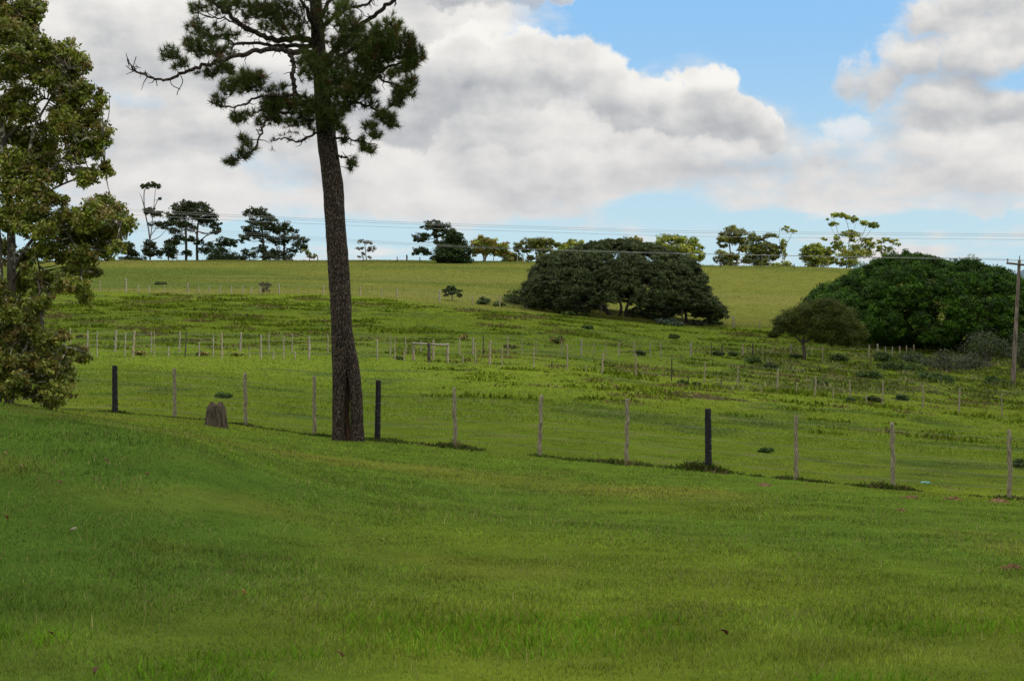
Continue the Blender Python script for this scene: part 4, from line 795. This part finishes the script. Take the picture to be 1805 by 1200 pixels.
for pts in ([(318, 132), (322, 145), (314, 160), (312, 168)], [(300, 138), (303, 150), (318, 158)], [(228, 118), (224, 105)], [(234, 120), (240, 100)], [(245, 128), (232, 124), (222, 116)], [(275, 140), (277, 152)]):
    tube(mb, spline([A(a, b_, -1) for a, b_ in pts], 4), .009, 4, cap=False)
BTall = np.concatenate(BT)
# needle tufts
NBL = [  # px,row,rx,ry,depth offset,count
 (350, 15, 26, 12, .7, 12), (385, 10, 30, 16, .7, 20), (430, 12, 34, 22, .4, 40), (470, 20, 36, 26, .2, 48), (505, 25, 32, 28, -.3, 44), (525, 55, 20, 24, -.4, 20), (480, 50, 30, 12, -.3, 16),
 (345, 50, 18, 16, .2, 15), (370, 62, 24, 18, 0, 22), (400, 60, 22, 14, .5, 14), (335, 78, 16, 12, -.5, 12), (300, 95, 18, 12, -.9, 16), (318, 112, 18, 10, -1, 10), (352, 88, 24, 14, -.6, 22), (385, 92, 24, 14, -.5, 20), (395, 118, 18, 16, -.8, 18), (365, 128, 22, 8, -.9, 10), (405, 128, 8, 12, -.8, 6),
 (430, 140, 26, 14, -1.3, 34), (405, 155, 24, 12, -1.4, 26), (455, 138, 16, 10, -1.3, 14), (385, 178, 12, 11, -1.4, 9), (440, 152, 26, 10, -1.2, 20), (500, 155, 7, 6, -1.2, 4), (480, 160, 14, 6, -1.2, 5),
 (425, 205, 16, 10, -1.2, 12), (412, 212, 12, 7, -1.2, 7), (455, 215, 12, 6, -1.1, 5), (432, 248, 10, 10, -1.2, 8), (430, 268, 14, 10, -1.2, 10), (408, 285, 12, 8, -1.2, 9), (445, 262, 8, 8, -1.2, 4),
 (485, 178, 24, 14, -1.0, 30), (475, 198, 26, 14, -.9, 34), (510, 185, 24, 18, -.8, 36), (540, 190, 26, 20, -.6, 44), (495, 212, 24, 8, -.7, 14), (525, 215, 22, 10, -.5, 14), (565, 200, 22, 22, -.45, 34), (590, 190, 22, 22, -.5, 34),
 (545, 105, 22, 16, -.5, 22), (560, 125, 22, 20, -.5, 26), (535, 125, 12, 18, -.7, 12), (595, 120, 26, 26, -.6, 46), (580, 150, 24, 20, -.6, 36), (620, 150, 28, 24, -.7, 50),
 (600, 30, 24, 22, -.6, 28), (625, 55, 26, 26, -.8, 44), (600, 75, 20, 22, -.5, 26), (645, 85, 28, 26, -.9, 50), (575, 45, 10, 30, -.5, 10), (610, 5, 20, 16, -.2, 14), (560, 20, 12, 20, -.6, 10),
 (665, 62, 16, 20, -1.2, 22), (690, 55, 16, 26, -1.2, 28), (680, 90, 26, 24, -.9, 46), (715, 78, 18, 22, -.9, 28), (730, 100, 18, 18, -.8, 26), (715, 115, 20, 12, -.8, 18), (650, 120, 26, 24, -.7, 44), (690, 130, 18, 10, .9, 10),
 (640, 160, 24, 16, -.5, 26), (710, 160, 22, 16, 1.1, 24), (722, 145, 12, 12, 1.1, 10), (700, 180, 16, 10, 1.0, 11), (612, 180, 22, 18, -.4, 24), (655, 185, 12, 8, -.4, 5),
 (675, 205, 20, 9, -.5, 15), (690, 218, 12, 9, -.5, 8), (650, 222, 14, 9, -.5, 8), (660, 240, 12, 8, -.5, 7), (648, 262, 14, 9, -.5, 10), (638, 248, 8, 6, -.5, 3), (605, 232, 10, 12, -.4, 7), (598, 215, 12, 12, -.4, 10), (622, 288, 11, 12, -.4, 9), (605, 250, 6, 8, -.3, 4), (550, 225, 8, 10, -.4, 5),
 # above the frame
 (430, -30, 60, 30, .4, 50), (520, -40, 70, 40, -.6, 70), (600, -50, 70, 40, .4, 60), (470, -85, 60, 30, .8, 40), (620, -130, 50, 35, -.8, 40), (550, -160, 70, 50, 0, 70), (540, -240, 50, 45, 0, 50)]
fb = MB(); tw_ = MB()
tp = []; tc_ = []
for x_, y_, rx, ry, off, n in NBL:
    n = int(n * (2.4 if x_ > 635 else 1.7))
    q = rng.normal(size=(n, 3)); q /= np.linalg.norm(q, axis=1)[:, None]; q *= (rng.random(n) ** .55 * 1.12)[:, None]
    c = A(x_, y_, off); tp.append(c + q * np.array([rx, (rx + ry) * .5, ry]) * s); tc_.append(np.full(n, .75 + .5 * rng.random()))
tp = np.concatenate(tp); tc_ = np.concatenate(tc_)
d0 = np.array([np.min(np.linalg.norm(BTall - c, axis=1)) for c in tp]); od = np.argsort(d0); tp = tp[od]; tc_ = tc_[od]; grown = BTall.copy()
for i, c in enumerate(tp):
    k = np.argmin(np.linalg.norm(grown - c, axis=1)); q = grown[k]; dist = np.linalg.norm(c - q); grown = np.concatenate([grown, c[None]])
    if dist > .05:
        m_ = q + (c - q) * .5 + rng.normal(size=3) * .08 * dist - [0, 0, .08 * dist]; tube(tw_, np.array([q, m_, c]), [.010, .008, .006], 4, cap=False)
    dr = (c - q) / (dist + 1e-6); dr = dr * .5 + np.array([0, -.05, .45]); n = 48
    u = rng.normal(size=(n, 3)) * .8 + dr; u /= np.linalg.norm(u, axis=1)[:, None]
    L_ = .165 * (.5 + .7 * rng.random(n)); b0 = c - dr * .05 + dr * rng.random((n, 1)) * .10
    sd = np.cross(u, rng.normal(size=(n, 3))); sd /= np.linalg.norm(sd, axis=1)[:, None]; sd *= .0052
    v = np.stack([b0 - sd, b0 + sd, b0 + u * L_[:, None]], 1).reshape(-1, 3)
    base_c = np.array([.072, .098, .020]) if rng.random() < .93 else np.array([.13, .075, .03])
    cc = base_c * tc_[i] * (.6 + .8 * rng.random((n, 1))); fb.add(v, t=np.arange(3 * n).reshape(-1, 3), c=np.repeat(cc, 3, 0))
# brown dead sprays
for (x_, y_, off) in ((487, 248, -.6), (497, 236, -.6), (512, 240, -.5), (520, 234, -.5), (435, 38, .2), (440, 44, .3)):
    for j in range(3):
        c = A(x_ + rng.normal() * 4, y_ + rng.normal() * 4, off); n = 30; u = rng.normal(size=(n, 3)); u /= np.linalg.norm(u, axis=1)[:, None]
        sd = np.cross(u, rng.normal(size=(n, 3))); sd /= np.linalg.norm(sd, axis=1)[:, None]; sd *= .004
        v = np.stack([c - sd, c + sd, c + u * .11], 1).reshape(-1, 3); fb.add(v, t=np.arange(3 * n).reshape(-1, 3), c=(.17, .085, .04))
bo = mb.build('branches', BARK['pine'], proot, smooth=True)
tw_.build('twigs', BARK['dark'], proot)
fb.build('needles', LM['pine'], proot)

# ------------------------------------------------------------------ left foreground tree
dL = 25.5; s = dL / F
lroot = tag(empty('broadleaf_tree', gp(14, dL)), 'large leafy tree with pale flaking stems and drooping olive-brown foliage at the left edge', 'tree')
def B(px, py, off=0.0): return at(px, py, dL + off)
tb = MB(); TL = []
for pts, r0, r1 in (([(16, 745, 0), (18, 600, 0), (20, 480, .1), (18, 380, .1), (5, 250, .2), (-15, 120, .2), (-20, 0, .2), (-10, -150, .2), (0, -260, .2)], 9, 4), ([(-4, 745, -.2), (-2, 600, -.2), (0, 480, -.3), (-10, 350, -.4), (-40, 200, -.5), (-70, 50, -.5)], 7, 3),
                    ([(18, 420, .1), (40, 330, -.2), (60, 230, -.4), (85, 180, -.5), (120, 120, -.6)], 4, 1.2), ([(5, 250, .2), (40, 215, .2), (75, 175, .3), (110, 190, .3)], 3.5, 1), ([(20, 480, .1), (60, 420, -.2), (110, 400, -.3), (170, 390, -.4), (215, 390, -.4)], 3.5, 1),
                    ([(18, 400, .1), (55, 360, .3), (100, 330, .5), (150, 310, .6), (185, 300, .6)], 3, .8), ([(-15, 120, .2), (15, 60, 0), (45, 20, -.1), (70, 5, -.1)], 4, 1), ([(19, 500, .1), (45, 470, -.3), (68, 500, -.5), (72, 560, -.5), (80, 620, -.5), (92, 680, -.5)], 2.6, .8),
                    ([(110, 400, -.3), (135, 440, -.3), (145, 500, -.3), (148, 530, -.3)], 2, .6), ([(60, 420, -.2), (70, 480, .2), (75, 540, .3), (78, 600, .3)], 1.6, .8), ([(0, 480, -.3), (20, 560, -.5), (50, 600, -.6), (110, 610, -.6), (150, 620, -.6)], 2, .6), ([(40, 330, -.2), (90, 300, -.4), (140, 250, -.5), (180, 240, -.5)], 2.4, .7),
                    ([(-20, 0, .2), (20, -80, 0), (60, -120, 0)], 4, 1), ([(-40, 200, -.5), (-90, 150, -.3), (-150, 120, 0)], 4, 1), ([(-10, 350, -.4), (-70, 320, 0), (-140, 310, 0)], 4, 1)):
    P_ = spline([B(*p_) for p_ in pts], 8); tube(tb, P_, np.linspace(r0, r1, len(P_)) * s, 12, rough=.05); TL.append(P_)
TLa = np.concatenate(TL)
LBL = [(30, 20, 38, 26), (60, 25, 22, 20), (15, 60, 34, 26), (45, 60, 24, 20), (70, 12, 14, 14), (20, 100, 26, 18), (48, 90, 16, 16), (112, 90, 24, 18), (135, 105, 20, 20), (95, 105, 18, 22), (75, 100, 14, 16), (125, 130, 22, 22), (150, 115, 12, 12), (60, 130, 20, 18), (20, 130, 26, 20), (90, 140, 20, 18),
       (150, 160, 16, 20), (135, 170, 20, 20), (178, 175, 14, 16), (165, 195, 12, 12), (40, 165, 26, 18), (15, 190, 28, 26), (45, 200, 20, 20), (105, 175, 14, 14), (130, 200, 22, 18), (155, 215, 24, 20), (178, 240, 20, 22), (110, 215, 26, 22), (140, 245, 28, 22), (80, 225, 18, 14), (20, 240, 34, 24), (55, 260, 30, 26), (90, 255, 20, 20), (165, 265, 20, 16), (185, 230, 12, 12), (130, 275, 22, 16),
       (30, 290, 36, 26), (75, 290, 34, 26), (100, 310, 16, 16), (20, 330, 34, 24), (60, 335, 30, 20), (160, 308, 20, 14), (190, 298, 14, 14), (140, 300, 16, 10), (25, 375, 34, 24), (65, 370, 30, 22), (100, 350, 20, 12), (180, 355, 20, 14), (200, 370, 20, 20), (165, 375, 26, 22), (135, 385, 24, 20), (215, 395, 22, 18), (190, 410, 30, 22), (155, 415, 30, 22), (120, 415, 26, 20), (80, 405, 26, 16), (45, 400, 18, 20),
       (205, 435, 16, 12), (180, 445, 24, 16), (145, 450, 26, 20), (110, 450, 20, 16), (150, 480, 24, 16), (135, 505, 20, 16), (150, 525, 14, 16), (170, 480, 12, 10), (120, 480, 14, 12), (75, 440, 18, 16), (50, 450, 14, 20), (40, 500, 16, 26), (65, 520, 14, 14), (10, 440, 14, 24), (5, 520, 12, 26),
       (20, 560, 26, 26), (45, 580, 26, 22), (10, 610, 26, 26), (45, 620, 26, 22), (80, 600, 26, 16), (110, 595, 16, 14), (135, 615, 20, 12), (150, 630, 14, 12), (100, 625, 26, 20), (70, 640, 30, 20), (110, 650, 22, 18), (85, 665, 28, 18), (100, 685, 28, 14), (70, 695, 20, 12), (90, 708, 20, 12), (20, 650, 20, 16), (8, 675, 10, 16), (50, 660, 16, 12), (122, 668, 12, 12),
       (-60, 60, 60, 60), (-90, 200, 70, 70), (-60, 330, 60, 60), (-100, 420, 70, 50), (-40, 500, 30, 60), (-40, 620, 36, 40), (0, -60, 70, 40), (-60, -120, 80, 50), (30, -170, 60, 50), (-30, -240, 70, 50)]
EDGE = [(-20, 70), (30, 78), (60, 66), (90, 140), (140, 150), (180, 178), (240, 186), (300, 188), (345, 178), (385, 220), (430, 200), (470, 170), (520, 140), (545, 60), (575, 50), (600, 125), (630, 140), (670, 118), (700, 92)]
for i in range(70):
    y_ = rng.uniform(-20, 690); e_ = np.interp(y_, [a for a, _ in EDGE], [b for _, b in EDGE]); r_ = rng.uniform(11, 20)
    x_ = -15 + (e_ + 10 - r_) * rng.random() ** .8
    if y_ > 640 and x_ < 55: continue
    LBL.append((x_, y_, r_, r_ * .85))
LBL += [(x_ + 4 * math.sin(y_), y_, 17, 15) for y_ in range(535, 690, 17) for x_ in (-8, 16, 38)] + [(62, 562, 14, 12), (60, 590, 16, 14), (62, 615, 16, 14), (70, 545, 10, 10)]
fb = MB(); LC = [(.17, .20, .022), (.22, .25, .028), (.12, .16, .020), (.24, .24, .035), (.21, .16, .04)]
tw_ = MB()
for b_ in LBL:
    x_, y_, rx, ry = b_; rx *= 1.12; ry *= 1.12; off = rng.uniform(-.85, .7); c = B(x_, y_, off); low = y_ > 560 and rng.random() < .3
    cols_ = [(.19, .17, .032), (.14, .16, .028), (.22, .15, .04), (.11, .13, .024)] if low else LC
    blob_leaves(fb, c, (rx * s, (rx + ry) * .5 * s, ry * s), max(8, int(rx * ry / (10 if x_ > -20 else 30))), 18, .066, cols_, subr=.42, fill=.15, asp=.5, up=.3)
    for j in range(3):
        q = c + rng.normal(size=3) * np.array([rx, rx, ry]) * s * .4; k = np.argmin(np.linalg.norm(TLa - q, axis=1)); t0 = TLa[k]
        if np.linalg.norm(t0 - q) > .75: continue
        limb(tb, [t0, (t0 + q) / 2 + rng.normal(size=3) * .05, q], .011, .004, 5, 3)
tb.build('trunk', BARK['pale'], lroot, smooth=True); fb.build('crown', LM['broad'], lroot)

# ------------------------------------------------------------------ stump
dS = dfor(381, 752, 28, 60); s = dS / F; sb = gp(381, dS); sroot = tag(empty('tree_stump', sb), 'old hollow weathered tree stump left of the pine trunk', 'stump')
ns, nr_ = 48, 16; v = []; hgt = .57
for i in range(nr_ + 1):
    t = i / nr_
    for j in range(ns):
        a = j * 2 * math.pi / ns; ca, sa_ = math.cos(a), math.sin(a)
        R_ = .195 * (1.10 - .12 * t ** 1.5 - .34 * t ** 7) * (1 + .10 * math.cos(5 * a + 1) + .05 * math.cos(11 * a)) * (1 + .25 * math.exp(-t * 6))
        front = math.exp(-((a - 1.5 * math.pi + .15) / .42) ** 2)
        R_ *= 1 - .55 * front * (1 - t ** 2)
        hh = hgt * (0.96 + .04 * math.cos(a * 2 + .5) + .02 * math.cos(7 * a))
        v.append([sb[0] + R_ * ca, sb[1] + R_ * .8 * sa_, sb[2] - .05 + hh * t])
for k, f in enumerate((.75, .4)):
    for j in range(ns):
        a = j * 2 * math.pi / ns; q = v[nr_ * ns + j]; v.append([sb[0] + (q[0] - sb[0]) * f, sb[1] + (q[1] - sb[1]) * f, q[2] + (.02 if k == 0 else -.04) + .015 * math.cos(9 * a)])
v.append([sb[0], sb[1], sb[2] + hgt - .12]); nn_ = nr_ + 3
q = [[i * ns + j, i * ns + (j + 1) % ns, (i + 1) * ns + (j + 1) % ns, (i + 1) * ns + j] for i in range(nn_ - 1) for j in range(ns)]
t = [[(nn_ - 1) * ns + j, (nn_ - 1) * ns + (j + 1) % ns, len(v) - 1] for j in range(ns)]
mb = MB(); mb.add(v, t, q); mb.build('stump_wood', woodmat('stump_wood', (.026, .019, .013), (.14, .108, .075), (40, 40, 4), bump=1, dist=.04), sroot, smooth=True)
# ------------------------------------------------------------------ small things on the ground
m_soil = woodmat('dug_soil', (.09, .045, .020), (.20, .115, .055), (22, 22, 22), bump=1, dist=.03)
def mound(label, px, row, w, h, seed):
    d = dfor(px, row, 12, 60); s = d / F; b_ = gp(px, d); mb = MB(); R_ = w / 2 * s * 1.2; Hh = h * s * 1.0; n = 26; v = []
    for i in range(9):
        for j in range(n):
            a = j * 6.2832 / n; r = R_ * i / 8 * (1 + .35 * (vnoise(np.array(math.cos(a) * 1.8 + 5), np.array(math.sin(a) * 1.8 + 5), seed) - .5)); x_ = b_[0] + r * math.cos(a); y_ = b_[1] + r * math.sin(a) * .8
            v.append([x_, y_, float(H(x_, y_)) - .015 + Hh * (1 - (i / 8) ** 2) * (.5 + 1.0 * float(fbm(np.array(x_ * 14), np.array(y_ * 14), seed, 3)))])
    mb.add(v, q=[[i * n + j, i * n + (j + 1) % n, (i + 1) * n + (j + 1) % n, (i + 1) * n + j] for i in range(8) for j in range(n)])
    for k in range(26):
        a = rng.random() * 6.28; r = R_ * rng.random() ** .5 * 1.15; x_ = b_[0] + r * math.cos(a); y_ = b_[1] + r * math.sin(a) * .8; z_ = float(H(x_, y_)) + Hh * max(0, .8 - (r / R_) ** 2); e = rng.uniform(.01, .028)
        q = rng.normal(size=(6, 3)); q = np.array([[1, 0, 0], [-1, 0, 0], [0, 1, 0], [0, -1, 0], [0, 0, 1], [0, 0, -1.]]) * e * (1 + .3 * q) + [x_, y_, z_]
        mb.add(q, t=[[0, 2, 4], [2, 1, 4], [1, 3, 4], [3, 0, 4], [2, 0, 5], [1, 2, 5], [3, 1, 5], [0, 3, 5]])
    tag(mb.build('soil_mound', m_soil), label, 'molehill', 'brown soil mounds in the lawn')
for i, a in enumerate([('small brown molehill in the grass right of the thick black post', 1347, 856, 22, 5), ('brown soil heap just right of the crooked stake', 1605, 878, 26, 5), ('brown soil heap between the two rightmost stakes', 1681, 880, 26, 5), ('largest brown soil heap at the foot of the rightmost stake', 1762, 885, 34, 7), ('tiny brown soil heap nearer than the fence line', 1588, 901, 14, 4), ('reddish-brown soil heap in the lawn at the right edge', 1781, 1004, 34, 8)]): mound(*a, i + 3)
# crumpled turquoise litter
d = dfor(1632, 856, 20, 60); b_ = gp(1632, d); mb = MB(); n = 7; gx_, gy_ = np.meshgrid(np.linspace(-.09, .09, n), np.linspace(-.05, .05, n))
vz = .02 + .05 * rng.random((n, n)); v = np.stack([b_[0] + gx_ + rng.normal(size=(n, n)) * .008, b_[1] + gy_, b_[2] + .02 + vz], -1).reshape(-1, 3)
mb.add(v, q=[[i * n + j, i * n + j + 1, (i + 1) * n + j + 1, (i + 1) * n + j] for i in range(n - 1) for j in range(n - 1)])
lo_ = mb.build('plastic_litter', leafmat('turquoise_plastic', (.12, .42, .34), (.8, 1.2), .2, .4, 20, .5)); so_ = lo_.modifiers.new('thickness', 'SOLIDIFY'); so_.thickness = .003
tag(lo_, 'crumpled turquoise plastic scrap lying in the grass behind the fence', 'litter')
# fallen leaves
m_fl = leafmat('fallen_leaf', (1, 1, 1), (.8, 1.2), .15, .6, 9, .3)
for k, (px, row, txt, cc) in enumerate([(10, 806, 'pale orange fallen leaf at the left edge of the bank', (.42, .22, .13)), (188, 819, 'pinkish fallen leaf on the upper bank below the thick black post', (.30, .17, .12)), (260, 845, 'rust-brown fallen leaf on the middle of the bank', (.22, .10, .04)), (12, 921, 'reddish fallen leaf low at the left edge', (.25, .08, .03)), (106, 857, 'tan fallen leaf on the bank under the left tree', (.28, .17, .09)), (430, 1054, 'orange fallen leaf in the lower lawn left of centre', (.36, .13, .06)), (38, 831, 'brown fallen leaf near the left edge of the bank', (.16, .09, .05)), (90, 1130, 'dark brown fallen leaf among the broad blades at lower left', (.10, .05, .03)), (600, 1166, 'light brown fallen leaf near the bottom edge left of centre', (.25, .13, .08)), (1277, 1125, 'dark red-brown fallen leaf in the lower right lawn', (.10, .035, .02)), (168, 1196, 'dark fallen leaf cut by the bottom edge', (.09, .035, .02)), (130, 943, 'whitish dry fallen leaf on the left lawn', (.22, .19, .12))]):
    d = dfor(px, row, 7.5, 40); b_ = gp(px, d, .045); mb = MB(); L_ = .018 + .0006 * d
    th = rng.random() * 6.28; ax = np.array([math.cos(th), math.sin(th), .25]); sx = np.array([-math.sin(th), math.cos(th), .2])
    prof = [(-1, 0), (-.6, .38), (-.1, .52), (.4, .36), (.8, .14), (1.05, .0)]; v = []
    for t_, w_ in prof: v += [b_ + ax * L_ * t_ - sx * L_ * w_ + [0, 0, .3 * L_ * w_], b_ + ax * L_ * t_ + [0, 0, .02 * math.sin(t_ * 3)], b_ + ax * L_ * t_ + sx * L_ * w_ + [0, 0, .3 * L_ * w_ + .01]]
    q = [[i * 3 + j, i * 3 + j + 1, i * 3 + j + 4, i * 3 + j + 3] for i in range(5) for j in range(2)]; mb.add(v, q=q, c=cc)
    tag(mb.build('fallen_leaf', m_fl), txt, 'fallen leaf', 'fallen leaves on the lawn')

# ------------------------------------------------------------------ far mountain and clouds added out of view to shade the ground
mb = MB(); n = 120; xs = np.linspace(1500, 3400, n); v = []
for i, x_ in enumerate(xs):
    e = 560 + 0 * x_; top = 505 - 42 * math.exp(-((x_ - 1830) / 60) ** 2) - 70 * math.exp(-((x_ - 2150) / 180) ** 2) - 50 * math.exp(-((x_ - 2600) / 250) ** 2) + 5 * math.sin(x_ * .05) + 3 * math.sin(x_ * .13)
    for k in range(9):
        t = k / 8; d = 6000 + 900 * t; zt = CAMZ - (top - EY) / F * 6900; z0 = -60; zz = z0 + (zt - z0) * t ** .8 + 12 * math.sin(i * .9 + k * 1.7) * t * (1 - t)
        v.append([(x_ - CX) / F * 6900, d, zz])
    v.append([(x_ - CX) / F * 6900, 8200, -60])
mb.add(v, q=[[i * 10 + j, (i + 1) * 10 + j, (i + 1) * 10 + j + 1, i * 10 + j + 1] for i in range(n - 1) for j in range(9)])
tag(mb.build('hills', woodmat('haze_blue_hill', (.05, .085, .11), (.07, .11, .14), (.003, .003, .003), bump=.1), smooth=True), kind='structure')  # bluish base colour stands in for distance haze
m_shade_cloud = woodmat('shade_cloud_white', (.85, .85, .85), (.9, .9, .9), (.01, .01, .01), bump=.05)
def cloud(gx_, gy_, rx, ry, hz, seed):  # added cloud, out of view, placed by where its shade should fall
    c = Vector((gx_, gy_, 0)) + SUND * (hz / SUND.z); mb = MB(); nu, nv = 40, 20; v = []
    for i in range(nv + 1):
        th = math.pi * i / nv
        for j in range(nu):
            a = 2 * math.pi * j / nu; k = .78 + .5 * float(fbm(np.array(math.cos(a) * math.sin(th) * 2 + 7), np.array(math.sin(a) * math.sin(th) * 2 + math.cos(th) * 1.5 + 7), seed, 4))
            v.append([c.x + rx * k * math.sin(th) * math.cos(a), c.y + ry * k * math.sin(th) * math.sin(a), c.z + 20 * k * math.cos(th)])
    mb.add(v, q=[[i * nu + j, i * nu + (j + 1) % nu, (i + 1) * nu + (j + 1) % nu, (i + 1) * nu + j] for i in range(nv) for j in range(nu)])
    tag(mb.build('cloud', m_shade_cloud, smooth=True), kind='structure')
cloud(0, -2, 90, 66, 1500, 4)
cloud(46, 160, 44, 34, 1500, 9)
cloud(-22, 133, 105, 25, 1500, 27)
cloud(58, 88, 44, 52, 1500, 33)
cloud(-72, 304, 50, 28, 1500, 15)
